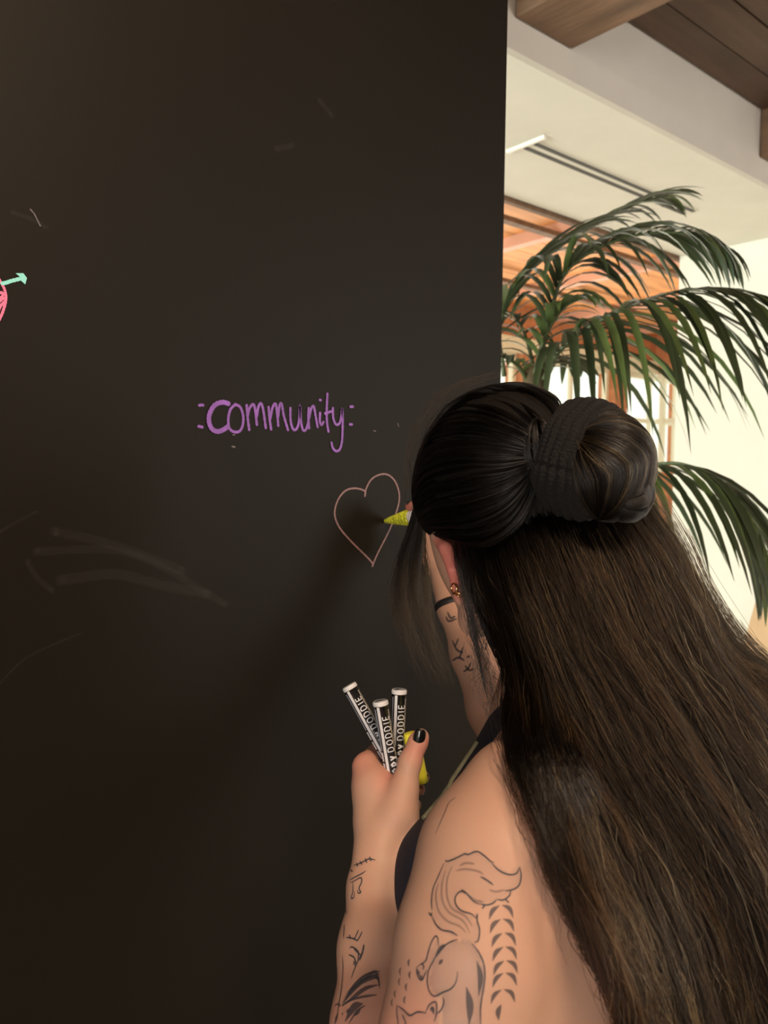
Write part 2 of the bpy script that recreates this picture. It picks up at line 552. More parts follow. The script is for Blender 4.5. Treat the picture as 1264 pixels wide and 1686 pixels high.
sm = [([(0, 875), (30, 858), (60, 842)], 0.004), ([(45, 925), (60, 950), (85, 972)], 0.008), ([(60, 908), (180, 905), (250, 925), (330, 970), (370, 995)], 0.012),
      ([(100, 955), (190, 945), (260, 962), (340, 978)], 0.016), ([(90, 875), (160, 890), (230, 912), (300, 940)], 0.014),
      ([(0, 1125), (40, 1085), (90, 1060), (132, 1043)], 0.003), ([(455, 245), (480, 240)], 0.010), ([(525, 165), (545, 190)], 0.010), ([(20, 350), (55, 362), (75, 375)], 0.006)]
ribbon('chalk_smear', sm, 0.01, M['smear'], board, off=0.0004)
ribbon('chalk_speck', [([(382, 735), (386, 736)], 0.003), ([(383, 716), (386, 716)], 0.002), ([(654, 697), (656, 702)], 0.0015), ([(614, 709), (618, 710)], 0.002),
                       ([(56, 352), (66, 372)], 0.002), ([(50, 345), (54, 350)], 0.002)], 0.002, M['dust'], board, off=0.0005)

# ------------------------------------------------------------------ signed-distance body builder
class SDF:
    def __init__(self, lo, hi, h):
        self.lo = np.array(lo, float); self.h = h
        self.n = np.ceil((np.array(hi) - self.lo) / h).astype(int) + 1
        self.v = np.full(self.n, 1.0, np.float32)

    def _sub(self, lo, hi):
        a = np.clip(np.floor((lo - self.lo) / self.h).astype(int), 0, self.n - 1)
        b_ = np.clip(np.ceil((hi - self.lo) / self.h).astype(int) + 1, 1, self.n)
        sl = tuple(slice(i, j) for i, j in zip(a, b_))
        g = [self.lo[i] + self.h * np.arange(a[i], b_[i]) for i in range(3)]
        X, Y, Z = np.meshgrid(*g, indexing='ij')
        return sl, np.stack([X, Y, Z], -1).astype(np.float32)

    def _mix(self, sl, d, k, sub=False):
        a = self.v[sl]
        if sub:
            hh = np.clip(0.5 - 0.5 * (a + d) / k, 0, 1)
            self.v[sl] = a * (1 - hh) + (-d) * hh + k * hh * (1 - hh)
        else:
            hh = np.clip(0.5 + 0.5 * (d - a) / k, 0, 1)
            self.v[sl] = d * (1 - hh) + a * hh - k * hh * (1 - hh)

    def cone(self, a, b_, ra, rb, k=0.006, flat=None, fs=1.0, sub=False):
        a = np.array(a, np.float32); b_ = np.array(b_, np.float32)
        R = max(ra, rb) / min(fs, 1) + k + 4 * self.h
        sl, P = self._sub(np.minimum(a, b_) - R, np.maximum(a, b_) + R)
        ba = b_ - a
        pa = P - a
        t = np.clip((pa @ ba) / max(ba @ ba, 1e-9), 0, 1)
        q = pa - t[..., None] * ba
        sc = 1.0
        if flat is not None:
            f = np.array(flat, np.float32); f /= np.linalg.norm(f)
            c = q @ f
            q = q + (c * (1 / fs - 1))[..., None] * f
            sc = min(fs, 1)
        d = (np.linalg.norm(q, axis=-1) - (ra + t * (rb - ra))) * sc
        self._mix(sl, d, k, sub)

    def chain(self, pts, k=0.006, flat=None, fs=1.0):
        for (p, r), (q, s) in zip(pts[:-1], pts[1:]):
            self.cone(p, q, r, s, k, flat, fs)

    def ell(self, c, rad, axes=None, k=0.01, sub=False):
        c = np.array(c, np.float32); rad = np.array(rad, np.float32)
        R = rad.max() + k + 4 * self.h
        sl, P = self._sub(c - R, c + R)
        q = P - c
        if axes is not None:
            q = q @ np.array(axes, np.float32).T
        k0 = np.linalg.norm(q / rad, axis=-1)
        k1 = np.linalg.norm(q / (rad * rad), axis=-1)
        d = k0 * (k0 - 1) / np.maximum(k1, 1e-6)
        self._mix(sl, d, k, sub)

    def mesh(self, smooth=0):
        v = self.v
        ins = v < 0
        nx, ny, nz = v.shape
        acc = np.zeros((nx - 1, ny - 1, nz - 1, 3), np.float32)
        cnt = np.zeros((nx - 1, ny - 1, nz - 1), np.float32)
        c = lambda A_, i, j, k_: A_[i:nx - 1 + i, j:ny - 1 + j, k_:nz - 1 + k_]
        corners = [(i, j, k_) for i in (0, 1) for j in (0, 1) for k_ in (0, 1)]
        for ax in range(3):
            for o in corners:
                if o[ax]:
                    continue
                o2 = list(o); o2[ax] = 1
                s0, s1 = c(v, *o), c(v, *o2)
                cr = c(ins, *o) != c(ins, *o2)
                idx = np.nonzero(cr)
                a0, a1 = s0[idx], s1[idx]
                t = a0 / (a0 - a1)
                p = np.tile(np.array(o, np.float32), (len(t), 1))
                p[:, ax] = t
                acc[idx] += p
                cnt[idx] += 1
        act = cnt > 0
        ids = -np.ones(cnt.shape, np.int64)
        ids[act] = np.arange(act.sum())
        cells = np.argwhere(act)
        verts = (cells + acc[act] / cnt[act][:, None]) * self.h + self.lo
        quads = []
        for ax in range(3):
            u, w_ = (ax + 1) % 3, (ax + 2) % 3
            sa = [slice(None)] * 3; sb = [slice(None)] * 3
            sa[ax] = slice(0, -1); sb[ax] = slice(1, None)
            e = ins[tuple(sa)] != ins[tuple(sb)]
            idx = np.argwhere(e)
            idx = idx[(idx[:, u] > 0) & (idx[:, w_] > 0) & (idx[:, u] < v.shape[u] - 1) & (idx[:, w_] < v.shape[w_] - 1)]
            fl = ins[tuple(idx.T)]
            def cid(du, dw):
                q = idx.copy(); q[:, u] -= du; q[:, w_] -= dw
                return ids[tuple(q.T)]
            Q = np.stack([cid(1, 1), cid(0, 1), cid(0, 0), cid(1, 0)], 1)
            Q[~fl] = Q[~fl][:, ::-1]
            quads.append(Q)
        Q = np.concatenate(quads)
        # laplacian smoothing
        for _ in range(smooth):
            s = np.zeros_like(verts); n_ = np.zeros(len(verts))
            for i in range(4):
                np.add.at(s, Q[:, i], verts[Q[:, (i + 1) % 4]]); np.add.at(n_, Q[:, i], 1)
                np.add.at(s, Q[:, (i + 1) % 4], verts[Q[:, i]]); np.add.at(n_, Q[:, (i + 1) % 4], 1)
            verts = verts * 0.5 + 0.5 * s / n_[:, None]
        return verts, Q


def np_mesh(name, verts, quads, material, parent=None):
    me = bpy.data.meshes.new(name)
    me.vertices.add(len(verts)); me.vertices.foreach_set('co', verts.astype(np.float32).ravel())
    me.loops.add(quads.size); me.loops.foreach_set('vertex_index', quads.astype(np.int32).ravel())
    me.polygons.add(len(quads)); me.polygons.foreach_set('loop_start', np.arange(0, quads.size, 4, dtype=np.int32))
    me.update(calc_edges=True)
    me.validate()
    me.polygons.foreach_set('use_smooth', [True] * len(me.polygons))
    me.materials.append(material)
    o = bpy.data.objects.new(name, me)
    COL.objects.link(o)
    if parent:
        set_parent(o, parent)
    return o


# ------------------------------------------------------------------ the woman
TX, TY = 0.640, 0.485
person = empty('person', (TX, TY, 0), 'woman in navy tank top seen from behind, drawing on the black wall', 'person')
tilt = math.radians(24)
HC = np.array(W(828, 812, 0.85))
AX = np.array((1.0, 0.0, 0.0))
AF = np.array((0.0, math.cos(tilt), -math.sin(tilt)))
AU = np.array((0.0, math.sin(tilt), math.cos(tilt)))
HAX = np.stack([AX, AF, AU])


def Hd(x, f, u):
    return HC + AX * x + AF * f + AU * u


def Zr(x, y, z):
    return np.array((x, y, EYE + z))


def torso(s, grow=0.0):
    g = grow
    s.ell(Zr(TX, TY - .005, -.36), (.155 + g, .088 + g, .125 + g), k=.03)
    s.ell(Zr(TX, TY + .005, -.46), (.150 + g, .100 + g, .12 + g), k=.03)
    s.ell(Zr(TX - .07, TY + .085, -.44), (.062 + g, .060 + g, .062 + g), k=.03)
    s.ell(Zr(TX + .07, TY + .085, -.44), (.062 + g, .060 + g, .062 + g), k=.03)
    s.cone(W(862, 1262, .80), W(765, 1447, .775), .030 + g, .058 + g, k=.03)
    s.cone(W(765, 1447, .775), W(747, 1538, .75), .058 + g, .055 + g, k=.03)
    s.ell(Zr(TX, TY, -.62), (.128 + g, .092 + g, .14 + g), k=.04)
    s.ell(Zr(TX, TY - .005, -.80), (.165 + g, .11 + g, .13 + g), k=.04)


bs = SDF((0.28, 0.30, EYE - 0.86), (1.02, 1.10, EYE + 0.12), 0.0027)
torso(bs)
# shoulders girdle and neck
LS = np.array(W(862, 1322, .63)); RS = Zr(TX + .17, TY - .005, -.285)
nb = Zr(TX, TY, -.245)
bs.cone(nb, LS + np.array((.03, 0, -.01)), .052, .05, k=.04)
bs.cone(nb, RS, .052, .045, k=.04)
bs.cone(nb + np.array((0, -.01, -.02)), Hd(0, -.035, -.085), .058, .052, k=.03)
# left arm
la = [(W(866, 1325, .625), .052), (W(822, 1420, .60), .0585), (W(786, 1560, .57), .0565), (W(752, 1720, .555), .052), (W(716, 1860, .555), .046), (W(690, 1950, .565), .040)]
bs.chain([(np.array(p), r) for p, r in la], k=.02)
bs.chain([(np.array(W(880, 1350, .64)), .050), (np.array(W(905, 1480, .61)), .052), (np.array(W(905, 1600, .60)), .052), (np.array(W(890, 1760, .60)), .045)], k=.035)
lf = [(W(690, 1950, .565), .040), (W(645, 1830, .63), .043), (W(622, 1690, .69), .0395), (W(617, 1560, .74), .0325), (W(616, 1460, .78), .0245), (W(622, 1400, .80), .0222)]
bs.chain([(np.array(p), r) for p, r in lf], k=.014)
# left hand: palm, thenar, thumb, four curled fingers
bs.chain([(np.array(W(622, 1400, .80)), .0222), (np.array(W(624, 1352, .822)), .0245), (np.array(W(618, 1300, .838)), .0225), (np.array(W(604, 1264, .848)), .0120)], k=.012)
bs.chain([(np.array(W(628, 1385, .803)), .020), (np.array(W(655, 1335, .812)), .0205), (np.array(W(664, 1300, .815)), .0145), (np.array(W(675, 1254, .820)), .0108), (np.array(W(688, 1222, .826)), .0092), (np.array(W(693, 1212, .828)), .0080)], k=.008)
bs.cone(np.array(W(612, 1290, .835)), np.array(W(648, 1322, .826)), .016, .018, k=.012)
fing = [
    [(602, 1262, .850, .0125), (628, 1228, .893, .0098), (668, 1246, .912, .0086), (697, 1280, .885, .0072)],
    [(604, 1290, .868, .0125), (626, 1262, .915, .0100), (666, 1276, .925, .0088), (690, 1300, .895, .0072)],
    [(608, 1320, .875, .0120), (630, 1296, .922, .0094), (664, 1306, .925, .0082), (684, 1326, .895, .0070)],
    [(612, 1350, .868, .0108), (630, 1328, .910, .0082), (656, 1334, .912, .0072), (672, 1350, .888, .0062)]]
for f in fing:
    bs.chain([(np.array(W(a, b_, c)), r) for a, b_, c, r in f], k=.0025)
    bs.cone(np.array(W(620, 1370, .825)), np.array(W(f[0][0], f[0][1], f[0][2])), .016, f[0][3], k=.010)
# right arm reaching to the board
ra_ = [(RS, .046), (np.array(W(945, 1330, .93)), .044), (np.array(W(880, 1310, 1.02)), .040), (np.array(W(818, 1165, 1.10)), .040), (np.array(W(782, 1075, 1.16)), .034), (np.array(W(750, 1000, 1.21)), .0262), (np.array(W(742, 965, 1.225)), .0255)]
bs.chain(ra_, k=.016)
bs.chain([(np.array(W(742, 965, 1.225)), .0245), (np.array(W(728, 915, 1.245)), .030), (np.array(W(716, 885, 1.262)), .027)], k=.012)
rf = [
    [(712, 872, 1.262, .0125), (700, 842, 1.268, .0100), (684, 832, 1.285, .0085), (674, 834, 1.298, .0075)],
    [(716, 880, 1.275, .0125), (702, 856, 1.295, .0098), (690, 860, 1.305, .0085), (683, 866, 1.312, .0075)],
    [(722, 895, 1.282, .0120), (706, 880, 1.312, .0094), (698, 890, 1.312, .0082), (700, 898, 1.300, .0072)],
    [(728, 910, 1.282, .0110), (714, 902, 1.310, .0085), (708, 912, 1.308, .0074), (712, 918, 1.296, .0066)],
    [(735, 930, 1.232, .0150), (722, 890, 1.235, .0115), (708, 868, 1.250, .0100), (696, 862, 1.266, .0085)]]
for f in rf:
    bs.chain([(np.array(W(a, b_, c)), r) for a, b_, c, r in f], k=.0025)
# head
bs.ell(Hd(0, 0, 0), (.075, .094, .098), HAX, k=.02)
bs.ell(Hd(0, .045, -.055), (.060, .055, .075), HAX, k=.025)      # face
bs.cone(Hd(-.050, .012, -.085), Hd(-.012, .082, -.118), .017, .015, k=.02)   # jaw
bs.cone(Hd(.050, .012, -.085), Hd(.012, .082, -.118), .017, .015, k=.02)
bs.cone(Hd(-.012, .082, -.118), Hd(.012, .082, -.118), .014, .014, k=.015)
bs.cone(Hd(0, .096, -.010), Hd(0, .112, -.045), .007, .010, k=.008)          # nose
bs.cone(Hd(-.010, .100, -.046), Hd(.010, .100, -.046), .007, .007, k=.006)
bs.cone(Hd(-.018, .092, -.078), Hd(.018, .092, -.078), .007, .007, k=.005)   # lips
bs.cone(Hd(-.016, .090, -.086), Hd(.016, .090, -.086), .007, .007, k=.003)
bs.ell(Hd(-.031, .092, -.010), (.014, .010, .009), HAX, k=.006, sub=True)
bs.ell(Hd(.031, .092, -.010), (.014, .010, .009), HAX, k=.006, sub=True)
bs.ell(Hd(-.031, .082, -.010), (.011, .011, .010), HAX, k=.003)
bs.ell(Hd(.031, .082, -.010), (.011, .011, .010), HAX, k=.003)


# ears, seen from behind: a curved rim, concha behind it and a lobe
def ear(side):
    if side < 0:
        T0, T1, T2, T3, T4 = [np.array(W(*q)) for q in ((716, 884, .835), (733, 903, .808), (746, 938, .798), (752, 968, .803), (757, 988, .808))]
        bs.cone(T0, T1, .0055, .0065, k=.003)
        bs.cone(T1, T2, .0068, .0065, k=.003)
        bs.cone(T2, T3, .0065, .0058, k=.003)
        bs.cone(T3, T4, .0060, .0062, k=.003)
        c = (T1 + T2) / 2
        bs.cone(T0 + AX * .006, T3 + AX * .006, .006, .006, k=.006)
        bs.cone((T1 + T2) / 2 + AX * .012, T3 + AX * .010, .010, .008, k=.008)
        return T1, T2, T3, T4
    bs.cone(Hd(.080, .0, .005), Hd(.086, -.012, -.02), .006, .006, k=.003)
    bs.cone(Hd(.086, -.012, -.02), Hd(.080, -.002, -.05), .006, .006, k=.003)
    bs.cone(Hd(.074, .0, .0), Hd(.074, .0, -.045), .009, .008, k=.006)


E1, E2, E3, E4 = ear(-1)
ear(1)
bv, bq = bs.mesh(1)
del bs.v
body = np_mesh('body', bv, bq, M['skin'], person)
me = body.data
bvh = BVHTree.FromPolygons([Vector(v) for v in bv], [tuple(q) for q in bq])
nv = len(me.vertices)
co = np.empty(nv * 3, np.float32); me.vertices.foreach_get('co', co); co = co.reshape(-1, 3)
ppx, ppy, pd = proj(co)


def near(c, r):
    return np.clip(1 - np.linalg.norm(co - np.array(c, np.float32), axis=1) / r, 0, 1)


pink = np.zeros(nv)
for c, r, a in ((E1, .03, .9), (E2, .032, 1.3), (E3, .022, .7), (W(600, 1262, .85), .035, .45), (W(645, 1290, .83), .03, .5), (W(693, 1230, .826), .028, .55), (W(697, 1285, .88), .02, .5), (W(674, 834, 1.298), .03, .9)):
    pink = np.maximum(pink, np.clip(near(c, r) * a * 1.6, 0, min(a, .95)))
pink = np.maximum(pink, 0.28 * np.clip((ppy - 1560) / 120, 0, 1) * (ppx < 720) * (pd < .8))


def inpoly(px, py, poly):
    ins = np.zeros(len(px), bool)
    m = len(poly)
    for i in range(m):
        x0, y0 = poly[i]; x1, y1 = poly[(i + 1) % m]
        cnd = ((y0 > py) != (y1 > py)) & (px < (x1 - x0) * (py - y0) / (y1 - y0 + 1e-9) + x0)
        ins ^= cnd
    return ins


def polydist(px, py, poly):
    d = np.full(len(px), 1e9)
    m = len(poly)
    for i in range(m):
        a = np.array(poly[i]); b_ = np.array(poly[(i + 1) % m]); ab = b_ - a
        t = np.clip(((px - a[0]) * ab[0] + (py - a[1]) * ab[1]) / (ab @ ab + 1e-9), 0, 1)
        d = np.minimum(d, np.hypot(px - a[0] - t * ab[0], py - a[1] - t * ab[1]))
    return d


def F(pts):
    return T(pts, 540, 1340, 3.511)


ink = np.zeros(nv)
sel = np.nonzero((pd < 0.72) & (ppx > 640) & (ppx < 900) & (ppy > 1380) & (ppy < 1760))[0]
tail = F([(680, 270), (790, 230), (860, 220), (950, 280), (1050, 350), (1105, 310), (1110, 400), (1040, 470), (960, 510), (870, 525), (820, 490), (790, 450), (740, 470), (740, 530), (800, 575), (870, 640), (870, 720), (850, 750), (760, 720), (650, 670), (600, 580), (600, 460), (640, 350)])
rump = F([(650, 770), (740, 725), (830, 740), (890, 840), (905, 940), (890, 1100), (880, 1230), (660, 1230), (665, 1060), (620, 1050), (580, 1000), (590, 880), (620, 800)])
head_p = F([(400, 1110), (470, 1160), (560, 1150), (620, 1090), (640, 1200), (640, 1300), (400, 1300)])
arm_p = F([(620, 710), (640, 760), (600, 860), (570, 930), (520, 940), (520, 880), (570, 840)])
for poly, amt, base in ((tail, .10, .10), (rump, .20, .22), (head_p, .10, .12), (arm_p, .1, .1)):
    x, y = ppx[sel], ppy[sel]
    i_ = inpoly(x, y, poly)
    dd = polydist(x, y, poly)
    val = np.where(i_, base + amt * np.exp(-dd / 9.0), 0)
    ink[sel] = np.maximum(ink[sel], val)
for nm, arr in (('pink', pink), ('ink', ink)):
    at = me.attributes.new(nm, 'FLOAT', 'POINT')
    at.data.foreach_set('value', arr.astype(np.float32))


# tattoo line work laid on the skin
def skin_lines(name, strokes, material, parent, dmin=0.3, dmax=2.0, wpx=2.0, target=None, off=0.0005):
    tgt = target or bvh
    V, Fc = [], []
    for st in strokes:
        w_ = wpx
        if isinstance(st, tuple):
            st, w_ = st
        pts = []
        for p in catmull(st, 5):
            r = ray(p[0], p[1])
            loc, nrm, _, dist = tgt.ray_cast(CAM, r.normalized())
            if loc is None or not (dmin < (loc - CAM).dot(FWD) < dmax):
                pts.append(None)
                continue
            pts.append((loc + nrm * off * (1 if nrm.dot(r) < 0 else -1), nrm))
        m = len(pts)
        prev = None
        for i in range(m):
            if pts[i] is None:
                prev = None
                continue
            p, nr = pts[i]
            a = pts[i - 1] if i and pts[i - 1] else pts[i]
            c = pts[i + 1] if i + 1 < m and pts[i + 1] else pts[i]
            t = c[0] - a[0]
            if t.length < 1e-7:
                prev = None
                continue
            s = t.normalized().cross(nr)
            u = i / max(m - 1, 1)
            prof = min(1, 0.35 + 4 * u * (1 - u)) if w_ < 5 else max(.15, math.sin(PI * min(max(u, .04), .96))) 
            hw = w_ * .5 * prof * (p - CAM).dot(FWD) / FPX
            b0 = len(V)
            V += [p + s * hw, p - s * hw]
            if prev is not None:
                Fc.append((prev, prev + 1, b0 + 1, b0))
            prev = b0
    return mobj(name, V, Fc, material, parent)


fox = [F(p) for p in (
    [(678, 268), (690, 275), (730, 262), (790, 232), (810, 236), (860, 218), (900, 240), (940, 275), (960, 280)],
    [(945, 285), (985, 325), (1040, 350), (1085, 345), (1107, 308)],
    [(1107, 308), (1115, 360), (1100, 415), (1060, 440), (1020, 445)],
    [(1055, 445), (1045, 475), (1010, 498), (975, 495)], [(1020, 490), (1045, 515)], [(975, 495), (950, 518), (910, 528), (880, 520)],
    [(905, 530), (890, 550)], [(880, 525), (840, 505), (800, 460), (765, 450), (738, 480), (738, 520), (770, 560), (830, 580), (855, 605)],
    [(855, 605), (862, 580), (862, 620), (875, 670), (868, 730), (845, 745)],
    [(672, 285), (640, 360), (610, 430), (600, 500), (603, 560)], [(583, 570), (598, 590), (600, 570)],
    [(600, 590), (625, 640), (660, 672), (710, 682), (750, 705)],
    [(640, 400), (625, 470), (640, 560), (690, 620), (760, 650), (800, 690)], [(680, 330), (660, 410), (662, 500), (700, 570), (780, 620), (820, 690)],
    [(720, 300), (690, 380), (690, 480), (720, 550), (790, 590), (835, 650)], [(880, 362), (920, 385), (955, 412)],
    [(760, 300), (800, 285), (850, 290)], [(740, 330), (790, 320), (860, 330), (900, 350)],
    [(820, 475), (850, 500), (900, 510)], [(930, 440), (970, 450), (1020, 440)],
    [(750, 725), (700, 745), (655, 780), (640, 810)], [(830, 750), (870, 800), (900, 870), (905, 950), (890, 1050), (880, 1130), (882, 1230)],
    [(640, 770), (636, 720), (622, 708), (600, 740), (580, 800), (565, 850), (520, 880)],
    [(520, 880), (514, 905), (525, 945), (545, 960), (560, 930), (575, 900)], [(540, 860), (555, 880), (550, 900)],
    [(640, 780), (615, 840), (585, 900), (575, 970), (590, 1030), (620, 1052), (665, 1030), (710, 1010), (740, 970), (750, 910)],
    [(665, 1055), (670, 1090), (655, 1130), (630, 1155)],
    [(400, 1105), (400, 1150), (410, 1230)], [(405, 1108), (440, 1135), (475, 1165), (520, 1145), (570, 1150)],
    [(565, 1145), (590, 1100), (625, 1088), (628, 1150), (615, 1200)], [(430, 1160), (445, 1190), (455, 1230)], [(590, 1130), (610, 1120), (612, 1160)])]
soft0 = [F([q])[0] for q in ((640, 400), (680, 330), (720, 300), (760, 300), (740, 330), (930, 440), (820, 475))]
inner = [p for p in fox if p[0] in soft0]
fox = [p for p in fox if p[0] not in soft0]
skin_lines('tattoo', [(p, 3.4) for p in inner], M['ink_wash'], body)
skin_lines('tattoo', fox, M['ink'], body, wpx=2.4)['label'] = 'line tattoo of a bushy tailed fox on the upper arm'
skin_lines('tattoo', [(F([(545, 935), (535, 955)]), 9.0), (F([(520, 900), (530, 935)]), 6.0), (F([(640, 870), (665, 840)]), 6.0), (F([(800, 1000), (820, 1100), (815, 1220)]), 12),
                      (F([(860, 850), (880, 940), (870, 1050)]), 9), (F([(600, 1110), (610, 1150)]), 8), (F([(625, 830), (650, 780), (690, 750)]), 7), (F([(770, 440), (800, 460)]), 4)], M['ink_soft'], body)
laurel = []
for (x, y) in ((1000, 560), (1005, 640), (1015, 720), (1020, 800), (1025, 880), (1020, 950), (1010, 1045)):
    laurel.append((F([(x - 10, y - 30), (x - 50, y), (x - 70, y + 50)]), 7.0))
    laurel.append((F([(x + 5, y - 32), (x + 48, y - 12), (x + 68, y + 40)]), 7.0))
laurel.append((F([(1000, 1100), (982, 1140), (985, 1190)]), 9.0))
for (x, y) in ((475, 860), (480, 930), (460, 1000), (450, 1075), (425, 910), (420, 970), (395, 1040), (378, 1090)):
    laurel.append((F([(x, y - 22), (x - 8, y), (x - 3, y + 25)]), 5.0))
skin_lines('tattoo', laurel[:15], M['ink_soft'], body)['label'] = 'leafy sprig tattoo hanging beside the fox tail'
skin_lines('tattoo', laurel[15:], M['ink_soft'], body)['label'] = 'small leafy sprig tattoo in front of the fox'
fore = [F(p) for p in (
    [(150, 300), (190, 285), (235, 262), (275, 268)], [(165, 285), (175, 305)], [(185, 275), (198, 295)], [(215, 258), (225, 285)], [(240, 248), (248, 275)], [(130, 325), (145, 335)],
    [(125, 385), (150, 370), (190, 350), (220, 330)], [(130, 400), (160, 385), (190, 370), (195, 395), (180, 430), (190, 455), (175, 458), (172, 440)], [(145, 390), (145, 450), (135, 485), (150, 485), (155, 450)],
    [(100, 540), (108, 580)], [(95, 640), (92, 720)],
    [(135, 955), (150, 910), (175, 850), (200, 800), (208, 755)], [(165, 870), (150, 830), (120, 815)], [(172, 850), (175, 800), (140, 770), (125, 780)], [(190, 820), (150, 780)],
    [(150, 730), (165, 700), (178, 670)], [(165, 740), (185, 710), (198, 680)], [(105, 715), (140, 720), (175, 735)], [(125, 700), (130, 725)],
    [(85, 820), (88, 900), (80, 1000), (65, 1100), (45, 1215)], [(40, 1110), (60, 1100), (75, 1115)], [(85, 1150), (85, 1165)])]
skin_lines('tattoo', fore, M['ink'], body, wpx=2.2)['label'] = 'small branch and rune tattoos on the left forearm'
skin_lines('tattoo', [(F([(208, 755), (202, 790), (185, 850)]), 3.5), (F([(150, 850), (158, 880)]), 5), (F([(85, 1110), (140, 1020), (210, 960), (300, 925)]), 6), (F([(85, 1115), (150, 1060), (220, 1010), (300, 990)]), 8),
                      (F([(80, 1110), (130, 1080), (200, 1060), (280, 1050)]), 4), (F([(90, 1090), (150, 990), (220, 930), (300, 912)]), 3), (F([(100, 1200), (150, 1120), (200, 1100)]), 14), (F([(40, 1215), (60, 1150)]), 8)] + [(F([(78 + 6 * q, 1105 - 14 * q), (130 + 9 * q, 1050 - 17 * q), (190 + 8 * q, 990 - 12 * q), (250 + 6 * q, 960 - 9 * q), (298, 945 + 14 * q)]), 2.2) for q in range(6)] + [(F([(105, 1150), (125, 1130)]), 6), (F([(120, 1215), (170, 1140), (215, 1110)]), 3), (F([(150, 1170), (190, 1130)]), 7)], M['ink_soft'], body)
G3 = lambda pts: T(pts, 640, 780, 3.832)
skin_lines('tattoo', [(G3(p), 4) for p in (
    [(370, 870), (390, 910), (420, 900)], [(360, 900), (380, 930), (430, 915)], [(400, 1050), (430, 1110), (470, 1130)], [(470, 1090), (455, 1140), (440, 1170)], [(400, 1180), (440, 1160), (480, 1180)],
    [(480, 1210), (510, 1240), (540, 1230)], [(470, 1250), (500, 1230), (520, 1190)], [(490, 1160), (515, 1150)], [(440, 1040), (420, 1090)])], M['ink_soft'], body, dmin=.9)['label'] = 'faded tattoos on the raised right forearm'
skin_lines('tattoo', [(T([(1040, 1010), (990, 1050), (960, 1120), (890, 1280)], 520, 1090, 4.514), 2.5)], M['ink_soft'], body)

# black hair tie on the right wrist
wa, wb = np.array(W(750, 1000, 1.21)), np.array(W(742, 965, 1.225))
ax_ = (wb - wa) / np.linalg.norm(wb - wa)


def ring(name, c, axis, R, r, material, parent, seg=48, cs=10, flatr=1.0):
    axis = Vector(axis).normalized(); c = Vector(c)
    u = axis.orthogonal().normalized(); v = axis.cross(u)
    V, Fc = [], []
    for i in range(seg):
        a = 2 * PI * i / seg
        d = u * math.cos(a) + v * math.sin(a)
        for j in range(cs):
            b2 = 2 * PI * j / cs
            V.append(c + d * (R + r * math.cos(b2)) + axis * (r * flatr * math.sin(b2)))
    for i in range(seg):
        for j in range(cs):
            Fc.append((i * cs + j, ((i + 1) % seg) * cs + j, ((i + 1) % seg) * cs + (j + 1) % cs, i * cs + (j + 1) % cs))
    return mobj(name, V, Fc, material, parent, True)


tie = ring('hair_tie', wa + ax_ * .004, ax_, .0300, .0024, M['black'], None, flatr=2.3)
tag(tie, 'dark elastic hair tie worn around the raised right wrist', 'hair tie')
# gold hoops in the left ear
for i, (px_, py_, d_, R_) in enumerate(((747.5, 969, .795, .0052), (760, 967, .797, .0052), (755, 979, .795, .0042))):
    e = ring('earring', W(px_, py_, d_), RGT * (1.0 if i < 2 else .5) + FWD * .45 + UPV * (0 if i < 2 else .9), R_, .0011, M['gold'], None, seg=28, cs=8)
    tag(e, ('thin gold hoop earring on the outer side of the ear lobe', 'thin gold hoop earring nearest the loose strands', 'small pale gold huggie earring between the two hoops')[i], 'earring', 'gold earrings in the left ear')

# nails
def nail(px_, py_, d_, w_, h_, ang):
    """slightly domed polish plate facing the camera, seated on the fingertip"""
    V, Fc = [], []
    c = Vector(W(px_, py_, d_))
    ca, sa = math.cos(ang), math.sin(ang)
    ux = RGT * ca + UPV * sa
    uy = -RGT * sa + UPV * ca
    loc, nrm, _, _ = bvh.find_nearest(c)
    ns, nr_ = 20, 5
    V.append(c - FWD * .0012)
    for r_ in range(1, nr_ + 1):
        q = r_ / nr_
        for s_ in range(ns):
            a = 2 * PI * s_ / ns
            x = math.copysign(abs(math.cos(a)) ** .6, math.cos(a)) * q * w_
            y = math.copysign(abs(math.sin(a)) ** .75, math.sin(a)) * q * h_
            V.append(c + ux * x + uy * y + FWD * (x * x / (2 * w_) * 1.1 + y * y / (8 * h_) - .0012))
    for s_ in range(ns):
        Fc.append((0, 1 + s_, 1 + (s_ + 1) % ns))
    for r_ in range(nr_ - 1):
        for s_ in range(ns):
            a = 1 + r_ * ns
            Fc.append((a + s_, a + ns + s_, a + ns + (s_ + 1) % ns, a + (s_ + 1) % ns))
    o = mobj('nail', V, Fc, M['nail'], body, True)
    o['label'] = 'black painted fingernail'
    md = o.modifiers.new('s', 'SOLIDIFY'); md.thickness = .0008
    return o


nail(690.5, 1214, .8158, .0064, .0088, math.radians(-12))
nail(700, 1279, .8785, .003, .004, math.radians(-30))
nail(674.5, 831, 1.290, .0045, .006, math.radians(15))

# tank top: shell around the torso with shoulder straps, olive piping on the neckline
ts = SDF((0.44, 0.33, EYE - 0.84), (0.86, 0.70, EYE - 0.19), 0.003)
torso(ts, 0.0035)
LSv = LS
ts.cone(nb, LS + np.array((.03, 0, -.01)), .0555, .0535, k=.04)
ts.cone(nb, RS, .0555, .0485, k=.04)
sl, P = ts._sub(ts.lo, ts.lo + ts.h * (ts.n + 1))
dx = np.abs(P[..., 0] - TX); zz = P[..., 2] - EYE
